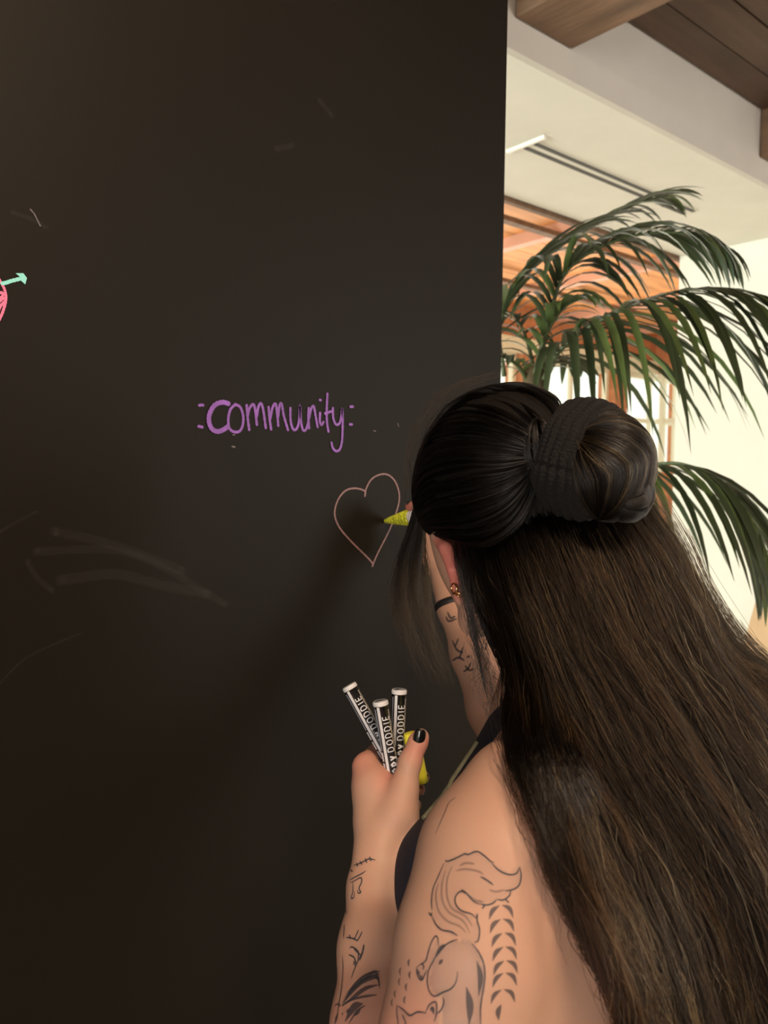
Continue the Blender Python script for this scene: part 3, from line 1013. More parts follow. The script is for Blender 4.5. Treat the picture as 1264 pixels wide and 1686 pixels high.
# keep where: below chest line everything, above it only strap bands
cut_arm = dx - np.interp(zz, [-.60, -.46, -.38, -.30, -.20], [.30, .27, .235, .15, .10]) - np.where(P[..., 1] < TY + .03, np.interp(zz, [-.60, -.46, -.38, -.30], [0, .075, .073, .02]), 0) * -1
neckd = np.where(P[..., 1] > TY, -.335, -.285)
cut_neck = np.minimum(zz - neckd, (np.interp(zz, [-.40, -.32, -.24], [.04, .062, .07]) - dx))
ts.v[sl] = np.maximum(ts.v[sl], np.maximum(cut_arm, cut_neck))
tv, tq = ts.mesh(2)
top = np_mesh('tank_top', tv, tq, M['navy'], person)
tbv = BVHTree.FromPolygons([Vector(v) for v in tv], [tuple(q) for q in tq])
pip = []
for y_ in range(1222, 1350, 9):
    for x_ in np.arange(640, 880, 2.0):
        r_ = ray(x_, y_).normalized()
        h_ = tbv.ray_cast(CAM, r_)
        if h_[0] is not None:
            h2_ = tbv.ray_cast(CAM, ray(x_ + 5, y_).normalized())
            pip.append(h2_[0] if h2_[0] is not None else h_[0])
            break
print('PIPING', len(pip), [tuple(round(float(c), 3) for c in p) for p in pip[:3]])
if len(pip) > 3:
    g_ = tube('piping', catmull(pip, 3), .0030, M['olive'], top, 8)
# trousers and shoes below the frame
ps = SDF((0.42, 0.30, -0.01), (0.88, 0.78, EYE - 0.68), 0.009)
ps.ell(Zr(TX, TY - .005, -.82), (.178, .125, .13), k=.04)
for s_ in (-1, 1):
    ps.chain([(np.array((TX + s_ * .085, TY - .005, .74)), .095), (np.array((TX + s_ * .09, TY + .01, .46)), .064), (np.array((TX + s_ * .095, TY - .01, .08)), .05)], k=.02)
v_, q_ = ps.mesh(2)
np_mesh('trousers', v_, q_, M['denim'], person)
for s_ in (-1, 1):
    ss = SDF((TX + s_ * .095 - .07, TY - .12, -.01), (TX + s_ * .095 + .07, TY + .24, .14), .006)
    ss.chain([(np.array((TX + s_ * .095, TY - .04, .045)), .042), (np.array((TX + s_ * .10, TY + .08, .045)), .044), (np.array((TX + s_ * .105, TY + .15, .035)), .033)], k=.01)
    v_, q_ = ss.mesh(1)
    v_[:, 2] = np.maximum(v_[:, 2], 0.001)
    sh = np_mesh('shoe', v_, q_, M['black'], person)

# ------------------------------------------------------------------ hair
hair = bpy.data.objects.new('hair', None)
COL.objects.link(hair)
set_parent(hair, person)
hair['label'] = 'long dark brown hair, half tied up in a bun'


def strands(name, arr, material, r0=.00022, r1=.00008, parent=hair):
    """arr: (n, m, 3) array of strand points"""
    n_, m_, _ = arr.shape
    cu = bpy.data.hair_curves.new(name)
    cu.add_curves([m_] * n_)
    cu.points.foreach_set('position', arr.astype(np.float32).ravel())
    at = cu.attributes.get('radius') or cu.attributes.new('radius', 'FLOAT', 'POINT')
    t = np.linspace(0, 1, m_)
    rad = r0 + (r1 - r0) * t ** 2
    rr = (rng.uniform(.55, 1.3, (n_, 1)) * rad[None]).astype(np.float32)
    at.data.foreach_set('value', rr.ravel())
    cu.materials.append(material)
    o = bpy.data.objects.new(name, cu)
    COL.objects.link(o)
    if parent:
        set_parent(o, parent)
    o['kind'] = 'stuff'
    return o


class Field:
    """sheet of guides: pixel x, y and depth, all Catmull-Rom resampled"""

    def __init__(self, guides, m=56):
        self.m = m
        G = []
        for g in guides:
            c = np.array(catmull(g, 12))
            dl = np.r_[0, np.cumsum(np.linalg.norm(np.diff(c[:, :2], axis=0), axis=1))]
            t = np.linspace(0, dl[-1], m)
            G.append(np.stack([np.interp(t, dl, c[:, i]) for i in range(3)], 1))
        self.G = np.array(G)

    def at(self, s):
        """s: (n,) in 0..1 -> (n, m, 3) px,py,d (smooth across guides)"""
        k_ = len(self.G)
        x = np.clip(s, 0, 1) * (k_ - 1)
        i = np.clip(np.floor(x).astype(int), 0, k_ - 2)
        f = (x - i)[:, None, None]
        g = lambda j: self.G[np.clip(j, 0, k_ - 1)]
        a, b_, c, d = g(i - 1), g(i), g(i + 1), g(i + 2)
        return 0.5 * (2 * b_ + (c - a) * f + (2 * a - 5 * b_ + 4 * c - d) * f * f + (3 * b_ - a - 3 * c + d) * f ** 3)


# hair lies on the shoulder and back: depth of the skin, looked up so strands stay outside it
GX, GY = np.arange(740, 1500, 8.0), np.arange(1080, 2100, 8.0)
SKD = np.full((len(GX), len(GY)), 9.0)
for i_, x_ in enumerate(GX):
    for j_, y_ in enumerate(GY):
        r_ = ray(x_, y_)
        h_ = bvh.ray_cast(CAM, r_.normalized())
        if h_[0] is not None:
            SKD[i_, j_] = (h_[0] - CAM).dot(FWD)


def rest_on_skin(P_, gap):
    i = np.clip(np.round((P_[..., 0] - GX[0]) / 8).astype(int), 0, len(GX) - 1)
    j = np.clip(np.round((P_[..., 1] - GY[0]) / 8).astype(int), 0, len(GY) - 1)
    lim = np.where((P_[..., 0] > GX[0]) & (P_[..., 1] > GY[0]), SKD[i, j], 9.0) - gap
    d = np.minimum(P_[..., 2], lim)
    for _ in range(12):
        sm = d.copy()
        sm[..., 1:-1] = (d[..., :-2] + d[..., 1:-1] + d[..., 2:]) / 3
        d = np.minimum(sm, lim)
    P_[..., 2] = d
    return P_


def to_world(P_):
    x, y, d = P_[..., 0], P_[..., 1], P_[..., 2]
    return (np.array(CAM) + d[..., None] * (np.array(FWD) + np.array(RGT) * ((x - 632) / FPX)[..., None] + np.array(UPV) * ((843 - y) / FPX)[..., None]))


def sheet(name, fld, material, ns=26, push=.004, thick=.012, parent=hair, cut=1.0, rest=False):
    """closed slab of hair under the strands: front layer pushed back from the guides, back layer behind it"""
    P_ = fld.at(np.linspace(0, 1, ns))
    P_ = P_[:, :int(P_.shape[1] * cut)]
    m_ = P_.shape[1]
    env = np.minimum(1, 3 * np.sin(PI * np.linspace(0.02, .98, ns)))[:, None]
    f_, b_ = P_.copy(), P_.copy()
    f_[..., 2] += push
    if rest:
        rest_on_skin(f_, .004)
        b_[..., 2] = f_[..., 2] - push
    b_[..., 2] += push + thick * env
    V = [tuple(v) for v in to_world(f_).reshape(-1, 3)] + [tuple(v) for v in to_world(b_).reshape(-1, 3)]
    N_ = ns * m_
    Fc = []
    for i in range(ns - 1):
        for j in range(m_ - 1):
            q_ = (i * m_ + j, (i + 1) * m_ + j, (i + 1) * m_ + j + 1, i * m_ + j + 1)
            Fc.append(q_)
            Fc.append(tuple(N_ + k for k in q_[::-1]))
    for j in range(m_ - 1):
        Fc.append((j, j + 1, N_ + j + 1, N_ + j)); k0 = (ns - 1) * m_ + j
        Fc.append((k0 + 1, k0, N_ + k0, N_ + k0 + 1))
    for i in range(ns - 1):
        Fc.append(((i + 1) * m_, i * m_, N_ + i * m_, N_ + (i + 1) * m_)); k0 = i * m_ + m_ - 1
        Fc.append((k0, k0 + m_, N_ + k0 + m_, N_ + k0))
    return mobj(name, V, Fc, material, parent, True)


def wavy(fld, n_, nclump, clump=.6, wave=6.0, freq=1.6, frizz=1.5, dlay=.02, s0=0.0, s1=1.0, dnear=0.004, tmin=(0, .05), tmax=(.8, 1.0), m=30, seed=1, rest=False, curl=0.0):
    """strands following the field, pulled into clumps; amplitudes in pixels"""
    g = np.random.default_rng(seed)
    s = s0 + (s1 - s0) * g.random(n_)
    cs = np.sort(s0 + (s1 - s0) * g.random(nclump))
    ci = np.clip(np.searchsorted(cs, s), 0, nclump - 1)
    base = fld.at(s)
    cb = fld.at(cs)[ci]
    M_ = base.shape[1]
    t = np.linspace(0, 1, M_)[None, :, None]
    P_ = base + (cb - base) * clump * np.clip(t * 1.5, 0, 1)
    ph = g.random(nclump) * 6.28; fr = freq * (0.6 + .8 * g.random(nclump)); am = wave * (.4 + g.random(nclump))
    ph2 = g.random(nclump) * 6.28
    tt = t[..., 0]
    wv = am[ci][:, None] * np.sin(ph[ci][:, None] + 6.28 * fr[ci][:, None] * tt) * np.clip(tt * 3, 0, 1)
    P_[..., 0] += wv
    P_[..., 1] += .35 * am[ci][:, None] * np.sin(ph2[ci][:, None] + 6.28 * fr[ci][:, None] * tt)
    # individual frizz : smooth random curve
    for ch, sc in ((0, 1.0), (1, .7)):
        a1_, a2_ = g.normal(0, 1, (n_, 1)), g.normal(0, .6, (n_, 1))
        p1, p2 = g.random((n_, 1)) * 6.28, g.random((n_, 1)) * 6.28
        P_[..., ch] += sc * frizz * (a1_ * np.sin(p1 + 6.28 * (1.2 + g.random((n_, 1)) * 1.6) * tt) + a2_ * np.sin(p2 + 6.28 * (3 + 4 * g.random((n_, 1))) * tt) + curl * a1_ * np.sin(p2 + 6.28 * (9 + 9 * g.random((n_, 1))) * tt)) * (0.25 + tt)
    lay = g.random((n_, 1))
    cd_ = g.normal(0, .009, nclump)[ci][:, None]
    P_[..., 2] += -dnear + dlay * lay + cd_ * np.clip(tt * 3, 0, 1) + .0015 * np.sin(p1 + 9 * tt)
    if rest:
        rest_on_skin(P_, .005 + .010 * lay)
    # resample to a random sub range
    t0 = g.uniform(*tmin, (n_, 1)); t1 = g.uniform(*tmax, (n_, 1))
    q = (t0 + (t1 - t0) * np.linspace(0, 1, m)[None]) * (M_ - 1)
    i0 = np.clip(np.floor(q).astype(int), 0, M_ - 2); f = (q - i0)[..., None]
    r = np.arange(n_)[:, None]
    out = P_[r, i0] * (1 - f) + P_[r, i0 + 1] * f
    return out, cs, ci


# cap over the skull (bare from the face and the ears)
CAPR = np.array((.0845, .104, .108))
hs = SDF(HC - .16, HC + .16, .003)
hs.ell(Hd(0, -.004, .002), CAPR - .002, HAX, k=.02)
hs.ell(Hd(0, -.045, -.050), (.066, .055, .060), HAX, k=.03)
sl, P = hs._sub(hs.lo, hs.lo + hs.h * (hs.n + 1))
q = (P - HC.astype(np.float32)) @ HAX.T.astype(np.float32)
face = np.minimum(q[..., 1] - .052 + .55 * np.clip(q[..., 2], -1, .2), -(q[..., 2] - .058))      # carve face in front, below the hairline
side = np.minimum(np.minimum(q[..., 1] + .012, .04 + q[..., 1] * 0), -q[..., 2] + .012)
carve = np.maximum(-1, np.minimum(face, 9))
ear_c = -np.maximum(-(q[..., 1] + .018), (q[..., 2] + .004))                                     # in front of and below the ear line
hs.v[sl] = np.maximum(hs.v[sl], np.maximum(face, np.minimum(ear_c, .5)))
hv, hq = hs.mesh(2)
np_mesh('scalp_hair', hv, hq, M['hairmass'], hair)


def cap_depth(px_, py_, lift=0.0, grow=0.0):
    """depth where the camera ray meets the hair cap (closest approach at the rim)"""
    r = np.array(ray(px_, py_))
    o_ = (np.array(CAM) - HC) @ HAX.T / (CAPR + grow)
    d_ = (r @ HAX.T) / (CAPR + grow)
    A_, B_, C_ = d_ @ d_, 2 * o_ @ d_, o_ @ o_ - 1
    D = B_ * B_ - 4 * A_ * C_
    t = (-B_ - math.sqrt(max(D, 0))) / (2 * A_)
    return t - lift


def gd(pts, grow=.0, lifts=None):
    return [(x, y, cap_depth(x, y, (lifts[i] if lifts else 0), grow)) for i, (x, y) in enumerate(pts)]


crown = Field([
    gd([(800, 637), (835, 630), (875, 634), (915, 655), (925, 690)]),
    gd([(740, 662), (790, 640), (840, 645), (885, 675), (912, 712)]),
    gd([(706, 705), (750, 668), (810, 668), (860, 692), (900, 725)]),
    gd([(688, 745), (720, 705), (780, 695), (840, 712), (893, 738)]),
    gd([(678, 790), (700, 745), (755, 730), (820, 735), (886, 748)]),
    gd([(678, 825), (700, 790), (760, 772), (825, 768), (884, 756)]),
    gd([(684, 850), (715, 832), (775, 820), (835, 800), (884, 764)], 0, [0, 0, .004, .006, .004]),
    gd([(692, 866), (730, 865), (785, 855), (840, 825), (884, 772)], 0, [0, .004, .010, .010, .006]),
    gd([(700, 876), (742, 886), (795, 887), (848, 852), (886, 782)], 0, [0, .006, .016, .016, .008]),
    gd([(706, 878), (750, 893), (803, 899), (856, 862), (890, 790)], 0, [0, .006, .018, .018, .010]),
])
sheet('crown_hair', crown, M['hairmass'], push=.005, thick=.010)
pc, _, ci = wavy(crown, 17000, 150, clump=.5, wave=2.4, freq=.7, frizz=.55, dlay=.004, dnear=.001, tmin=(0, .25), tmax=(.75, 1.0), seed=3)
strands('hair_strands', to_world(pc), M['h_black'], .00024, .00014)
pc, _, ci = wavy(crown, 420, 200, clump=.1, wave=5, freq=.9, frizz=3.0, dlay=.003, dnear=.004, tmin=(0, .4), tmax=(.5, 1.0), seed=4)
strands('hair_strands', to_world(pc), M['h_dark'], .00014, .00006)

# hair under the lobe: behind the ear, down the neck and over the back
def dep(y, b0=0.0):
    return float(np.interp(y, [780, 860, 950, 1050, 1150, 1250, 1400, 1560, 1760, 2080], [.765, .755, .735, .712, .688, .664, .634, .615, .600, .595])) - b0


def gl(pts, bl=0.0):
    return [(x, y, dep(y, bl)) for x, y in pts]


mane = Field([
    [(x, y, d) for x, y, d in ((770, 868, .815), (756, 905, .800), (775, 960, .795), (812, 1040, .775), (842, 1110, .742), (846, 1190, .690), (868, 1270, .628), (915, 1400, .572), (975, 1530, .535), (1022, 1660, .515), (1055, 1790, .525), (1085, 2060, .56))],
    [(x, y, d) for x, y, d in ((800, 850, .815), (782, 893, .79), (805, 960, .770), (845, 1050, .738), (870, 1130, .700), (885, 1210, .655), (915, 1300, .60), (955, 1420, .56), (1010, 1540, .525), (1048, 1660, .515), (1070, 1790, .525), (1100, 2060, .56))],
    [(835, 835, .805)] + gl([(825, 888), (850, 970), (890, 1070), (925, 1170)], .018) + [(965, 1290, .625), (1015, 1430, .58), (1065, 1590, .555), (1100, 1790, .550), (1130, 2080, .57)],
    [(865, 815, .790)] + gl([(858, 865), (890, 950), (935, 1060), (985, 1170), (1035, 1290), (1085, 1430), (1130, 1590), (1160, 1790), (1185, 2080)], .028),
    [(895, 790, .785)] + gl([(895, 840), (930, 930), (980, 1050), (1040, 1165), (1095, 1290), (1145, 1430), (1185, 1590), (1215, 1790), (1235, 2090)], .032),
    [(940, 790, .785)] + gl([(942, 840), (985, 930), (1035, 1040), (1095, 1150), (1155, 1280), (1205, 1430), (1240, 1590), (1265, 1790), (1280, 2090)], .030),
    [(985, 785, .79)] + gl([(1000, 835), (1050, 920), (1095, 1020), (1150, 1130), (1215, 1260), (1265, 1420), (1300, 1590), (1320, 1790), (1325, 2080)], .020),
    [(1015, 780, .80)] + gl([(1040, 825), (1095, 905), (1138, 990), (1185, 1090), (1260, 1210), (1330, 1380), (1370, 1580), (1390, 1790), (1380, 2070)], .004),
    [(1030, 775, .81)] + gl([(1062, 815), (1112, 895), (1156, 985), (1205, 1078), (1310, 1135), (1430, 1300), (1470, 1560), (1480, 1790), (1440, 2050)], -.015),
])
for gi_ in range(len(mane.G)):
    wt_ = (0, .12, .45, .8, 1, 1, 1, 1, 1)[gi_]
    mane.G[gi_, :, 0] += wt_ * np.interp(mane.G[gi_, :, 1], [1080, 1250, 1450, 1700, 2050], [0, 24, 78, 120, 130])
sheet('mane_hair', mane, M['hairmass_brown'], ns=40, push=.016, thick=.035, cut=.90, rest=True)
cfg = [('h_black', 15000, 0.0, .9, (.25, .62), 11), ('h_dark', 21000, 0.0, 1.0, (.8, 1.0), 12), ('h_brown', 6000, .10, 1.0, (.8, 1.0), 13), ('h_gold', 1500, .08, 1.0, (.7, 1.0), 14)]
for nm, cnt_, s0, s1, tmx, sd in cfg:
    tmn = (0, .06) if nm == 'h_black' else (.03, .3) if nm == 'h_dark' else ((.2, .5) if nm == 'h_brown' else (.3, .6))
    pm, _, _ = wavy(mane, rest=True, n_=cnt_, nclump=170 if nm != 'h_gold' else 34, clump=.62 if nm != 'h_gold' else .8, wave=22, freq=1.9, frizz=6.5, curl=.24, m=48, dlay=.016, dnear=.004, s0=s0, s1=s1, tmin=tmn, tmax=tmx, seed=sd)
    strands('hair_strands', to_world(pm), M[nm], .00026, .00012)
for gi, (ga, gb, t0_, t1_, gn, gm) in enumerate(((.05, .20, .18, .34, 140, 'h_gold'), (.15, .45, .34, .50, 200, 'h_gold'), (.4, .8, .2, .4, 300, 'h_brown'), (.38, .62, .5, .65, 160, 'h_gold'), (.70, .98, .25, .5, 260, 'h_gold'))):
    pm, _, _ = wavy(mane, rest=True, n_=gn, nclump=26, clump=.3, wave=16, freq=1.5, frizz=4, dlay=.006, dnear=.009, s0=ga, s1=gb, tmin=(t0_ - .06, t0_ + .08), tmax=(t1_ - .1, t1_ + .08), seed=60 + gi)
    strands('hair_strands', to_world(pm), M[gm], .00020, .00008)
# flyaway frizz over the mane and its outline
for nf, mf, sf in ((2600, 'h_dark', 21), (900, 'h_brown', 121), (420, 'h_gold', 221)):
    pm, _, _ = wavy(mane, rest=True, n_=nf, nclump=900, clump=0, wave=18, freq=1.3, frizz=12, dlay=.01, dnear=.018, tmin=(0, .7) if mf == 'h_dark' else (.3, .8), tmax=(.3, 1.0) if mf == 'h_dark' else (.6, 1.0), seed=sf)
    strands('hair_strands', to_world(pm), M[mf], .00016, .00007)
for nf, mf, sf in ((3600, 'h_dark', 31), (3200, 'h_brown', 32), (1500, 'h_gold', 33)):
    parts_ = []
    for q in range(6):
        a_ = .12 + .115 * q
        pm, _, _ = wavy(mane, rest=True, n_=nf // 6, nclump=900, clump=0, wave=14, freq=1.5, frizz=12, dlay=.008, dnear=.014, s0=.04, tmin=(a_ - .06, a_ + .06), tmax=(a_ + .08, a_ + .17), seed=sf * 10 + q, curl=.42)
        parts_.append(pm)
    strands('hair_strands', to_world(np.concatenate(parts_)), M[mf], .00024 if mf != 'h_dark' else .00019, .00010)
edge = Field([mane.G[-2][::5].tolist(), (mane.G[-1][::5] + np.array((6, -4, .0))).tolist(), (mane.G[-1][::5] + np.array((22, -14, .0))).tolist()])
pm, _, _ = wavy(edge, rest=True, n_=800, nclump=300, clump=.15, wave=12, freq=1.3, frizz=8, dlay=.05, dnear=.0, tmin=(0, .6), tmax=(.2, 1.0), seed=22)
strands('hair_strands', to_world(pm), M['h_dark'], .00014, .00006)
# strands crossing the bare shoulder
sho = Field([
    [(790, 1130, .70), (800, 1180, .66), (815, 1230, .60), (850, 1330, .55), (890, 1450, .50), (915, 1560, .48)],
    [(840, 1150, .68), (850, 1200, .64), (880, 1280, .58), (920, 1400, .53), (955, 1520, .49), (985, 1650, .47)],
    [(860, 1150, .68), (880, 1210, .63), (920, 1300, .57), (965, 1430, .53), (1005, 1560, .49), (1030, 1700, .47)]])
pm, _, _ = wavy(sho, rest=True, n_=230, nclump=60, clump=.3, wave=9, freq=1.1, frizz=6, dlay=.02, dnear=.0, tmin=(0, .5), tmax=(.4, 1.0), seed=23)
strands('hair_strands', to_world(pm), M['h_dark'], .00013, .00005)

# thin strands over the neck and past the ear
nk = Field([
    [(742, 880, .80), (752, 930, .785), (768, 1000, .78), (785, 1080, .775), (800, 1150, .77), (818, 1200, .765)],
    [(765, 900, .79), (780, 960, .780), (800, 1040, .775), (815, 1110, .765), (838, 1180, .745), (860, 1230, .72)]])
pm, _, _ = wavy(nk, 150, 20, clump=.3, wave=12, freq=.9, frizz=11, dlay=.015, dnear=.0, tmin=(0, .3), tmax=(.5, 1.0), seed=24)
strands('hair_strands', to_world(pm), M['h_black'], .00014, .00006)
pm, _, _ = wavy(Field([nk.G[0][::7].tolist(), (nk.G[0][::7] + np.array((8, 0, 0))).tolist()]), 60, 3, clump=.85, wave=3, freq=.8, frizz=1.2, dlay=.004, dnear=.0, tmin=(0, .1), tmax=(.7, 1.0), seed=25)
strands('hair_strands', to_world(pm), M['h_black'], .00018, .00008)
# loose front lock hanging before the face
fr_ = Field([
    [(692, 800, .92), (676, 860, .94), (655, 930, .95), (645, 1000, .955), (665, 1070, .96), (690, 1130, .96)],
    [(694, 820, .91), (684, 870, .92), (672, 940, .93), (670, 1000, .935), (688, 1070, .94), (715, 1130, .94)],
    [(698, 835, .90), (696, 890, .90), (696, 950, .91), (702, 1010, .915), (722, 1080, .92), (748, 1140, .92)]])
pm, _, _ = wavy(fr_, 520, 26, clump=.45, wave=8, freq=.8, frizz=4.5, dlay=.02, dnear=.0, tmin=(0, .15), tmax=(.35, 1.0), seed=26)
strands('hair_strands', to_world(pm), M['h_dark'], .00017, .00007)
pm, _, _ = wavy(fr_, 420, 20, clump=.3, wave=4, freq=.8, frizz=2.5, dlay=.02, dnear=.0, tmin=(0, .1), tmax=(.2, .55), seed=27)
strands('hair_strands', to_world(pm), M['h_black'], .00017, .00007)
# flyaways on the crown
fl = Field([[(690, 850, .86), (684, 780, .86), (700, 715, .85), (745, 655, .85), (810, 622, .85)], [(665, 830, .87), (668, 770, .87), (684, 705, .86), (735, 640, .86), (830, 610, .86)]])
pm, _, _ = wavy(fl, 70, 60, clump=0, wave=5, freq=1.2, frizz=4, dlay=.02, dnear=0, tmin=(0, .8), tmax=(.1, 1.0), seed=28)
strands('hair_strands', to_world(pm), M['h_dark'], .00012, .00005)

# bun
BC = np.array(W(1002, 768, .705))
bnx = np.array(RGT); bnu = np.array(UPV); bnf = np.array(FWD)
bu = SDF(BC - .09, BC + .09, .0025)
bu.ell(BC, (.0370, .045, .0385), np.stack([bnx, bnu, bnf]), k=.01)
bu.ell(np.array(W(1032, 812, .698)), (.0205, .024, .0245), np.stack([bnx, bnu, bnf]), k=.012)
bu.ell(np.array(W(985, 735, .712)), (.026, .026, .03), np.stack([bnx, bnu, bnf]), k=.012)
bu.cone(np.array(W(880, 745, .775)), np.array(W(960, 765, .74)), .020, .026, k=.01)
v_, q_ = bu.mesh(2)
np_mesh('bun', v_, q_, M['hairmass'], hair)


def arcs(cpx, cpy, cdp, rad, A_, B_, n_, phi, bulge, seed, m=26, jit=.05):
    """strands sweeping over a ball of hair from pole A to pole B (camera-frame right, up, away)"""
    g = np.random.default_rng(seed)
    c = np.array(W(cpx, cpy, cdp))
    A_ = np.array(A_, float); A_ /= np.linalg.norm(A_)
    B_ = np.array(B_, float); B_ /= np.linalg.norm(B_)
    mid = A_ + B_
    ax1 = A_ - B_; ax1 /= np.linalg.norm(ax1)
    e1 = mid - ax1 * (mid @ ax1)
    e1 = e1 / np.linalg.norm(e1) if np.linalg.norm(e1) > 1e-3 else np.cross(ax1, (0, 0, 1.0))
    e2 = np.cross(ax1, e1)
    t = np.linspace(0, 1, m)
    Bm = np.stack([np.array(RGT), np.array(UPV), np.array(FWD)])
    out = np.zeros((n_, m, 3))
    cl_ = g.uniform(phi[0], phi[1], 24)
    for i in range(n_):
        p_ = g.uniform(*phi)
        p_ += (cl_[np.argmin(np.abs(cl_ - p_))] - p_) * .55 + .10 * math.sin(9 * p_)
        bz = bulge * g.uniform(.75, 1.15)
        q_ = A_[None] * (1 - t)[:, None] + B_[None] * t[:, None] + ((e1 * math.cos(p_) + e2 * math.sin(p_))[None] * (bz * np.sin(PI * t))[:, None])
        q_ += .05 * np.sin(t * 5 + g.random() * 6)[:, None] * g.normal(0, 1, 3)[None]
        q_ /= np.linalg.norm(q_, axis=1)[:, None]
        f = 1 + g.uniform(-.01, jit) + .03 * np.sin(t * 4 + g.random() * 6) * g.random()
        out[i] = c + ((q_ * np.array(rad)) * f[:, None]) @ Bm
    return out


FULL = (-PI, PI)
strands('hair_strands', arcs(1002, 768, .705, (.0385, .0465, .040), (-.75, .45, -.25), (-.25, -.95, -.10), 5200, FULL, 1.9, 31), M['h_black'], .00019, .0001)
strands('hair_strands', arcs(1002, 768, .705, (.0390, .0470, .0405), (-.75, .45, -.25), (-.25, -.95, -.10), 900, FULL, 1.9, 32), M['h_dark'], .00019, .0001)
strands('hair_strands', arcs(1032, 812, .698, (.0215, .0250, .0255), (.1, .95, -.35), (-.7, -.2, -.5), 1600, FULL, 1.7, 33), M['h_black'], .00018, .0001)
strands('hair_strands', arcs(1004, 766, .703, (.0400, .0475, .041), (-.75, .45, -.25), (-.25, -.95, -.10), 90, FULL, 2.0, 34), M['h_gold'], .00014, .0001)
# small twist of hair entering the scrunchie
strands('hair_strands', arcs(886, 738, .752, (.013, .027, .016), (-.2, .95, 0), (.3, -.95, 0), 700, FULL, 1.6, 35), M['h_black'], .00018, .0001)

# knitted scrunchie
sc_c = W(962, 758, .735)
axis = (RGT * .74 - UPV * .26 - FWD * .58).normalized()
u_ = (UPV - axis * UPV.dot(axis)).normalized(); v2 = axis.cross(u_)
V, Fc = [], []
NS, NC = 260, 132
for i in range(NS):
    a = 2 * PI * i / NS
    d_ = u_ * math.cos(a) + v2 * math.sin(a)
    wv_ = 1 + .06 * math.sin(3 * a + .7) + .04 * math.sin(7 * a)
    for j in range(NC):
        b2 = 2 * PI * j / NC
        rib = abs(math.sin(9 * b2 + .25 * math.sin(a * 9)))
        st_ = .5 + .5 * math.sin(a * 75 + (j % 12 < 6) * 1.5)
        g_ = .0021 * rib + .0009 * st_ * rib
        pinch = .0022 * math.exp(-((a - 1.75) / .035) ** 2)
        cr_, ca_ = (.0125 * wv_ + g_ - pinch), (.0265 * wv_ + g_ - pinch)
        V.append(sc_c + d_ * (.0425 + cr_ * math.cos(b2)) + axis * (ca_ * math.sin(b2)))
for i in range(NS):
    for j in range(NC):
        Fc.append((i * NC + j, ((i + 1) % NS) * NC + j, ((i + 1) % NS) * NC + (j + 1) % NC, i * NC + (j + 1) % NC))
sc = mobj('scrunchie', V, Fc, M['knit'], None, True)
tag(sc, 'black knitted scrunchie holding the bun of dark hair', 'scrunchie')

# ------------------------------------------------------------------ markers
def text_mesh(body_txt, size):
    cu = bpy.data.curves.new('t', 'FONT')
    cu.body = body_txt; cu.size = size; cu.resolution_u = 2
    cu.offset = size * .012
    cu.space_character = 1.15
    o = bpy.data.objects.new('t', cu)
    COL.objects.link(o)
    dg = bpy.context.evaluated_depsgraph_get()
    me_ = bpy.data.meshes.new_from_object(o.evaluated_get(dg))
    vs_ = [tuple(v.co) for v in me_.vertices]; fs_ = [tuple(p.vertices) for p in me_.polygons]
    bpy.data.objects.remove(o); bpy.data.meshes.remove(me_)
    return vs_, fs_


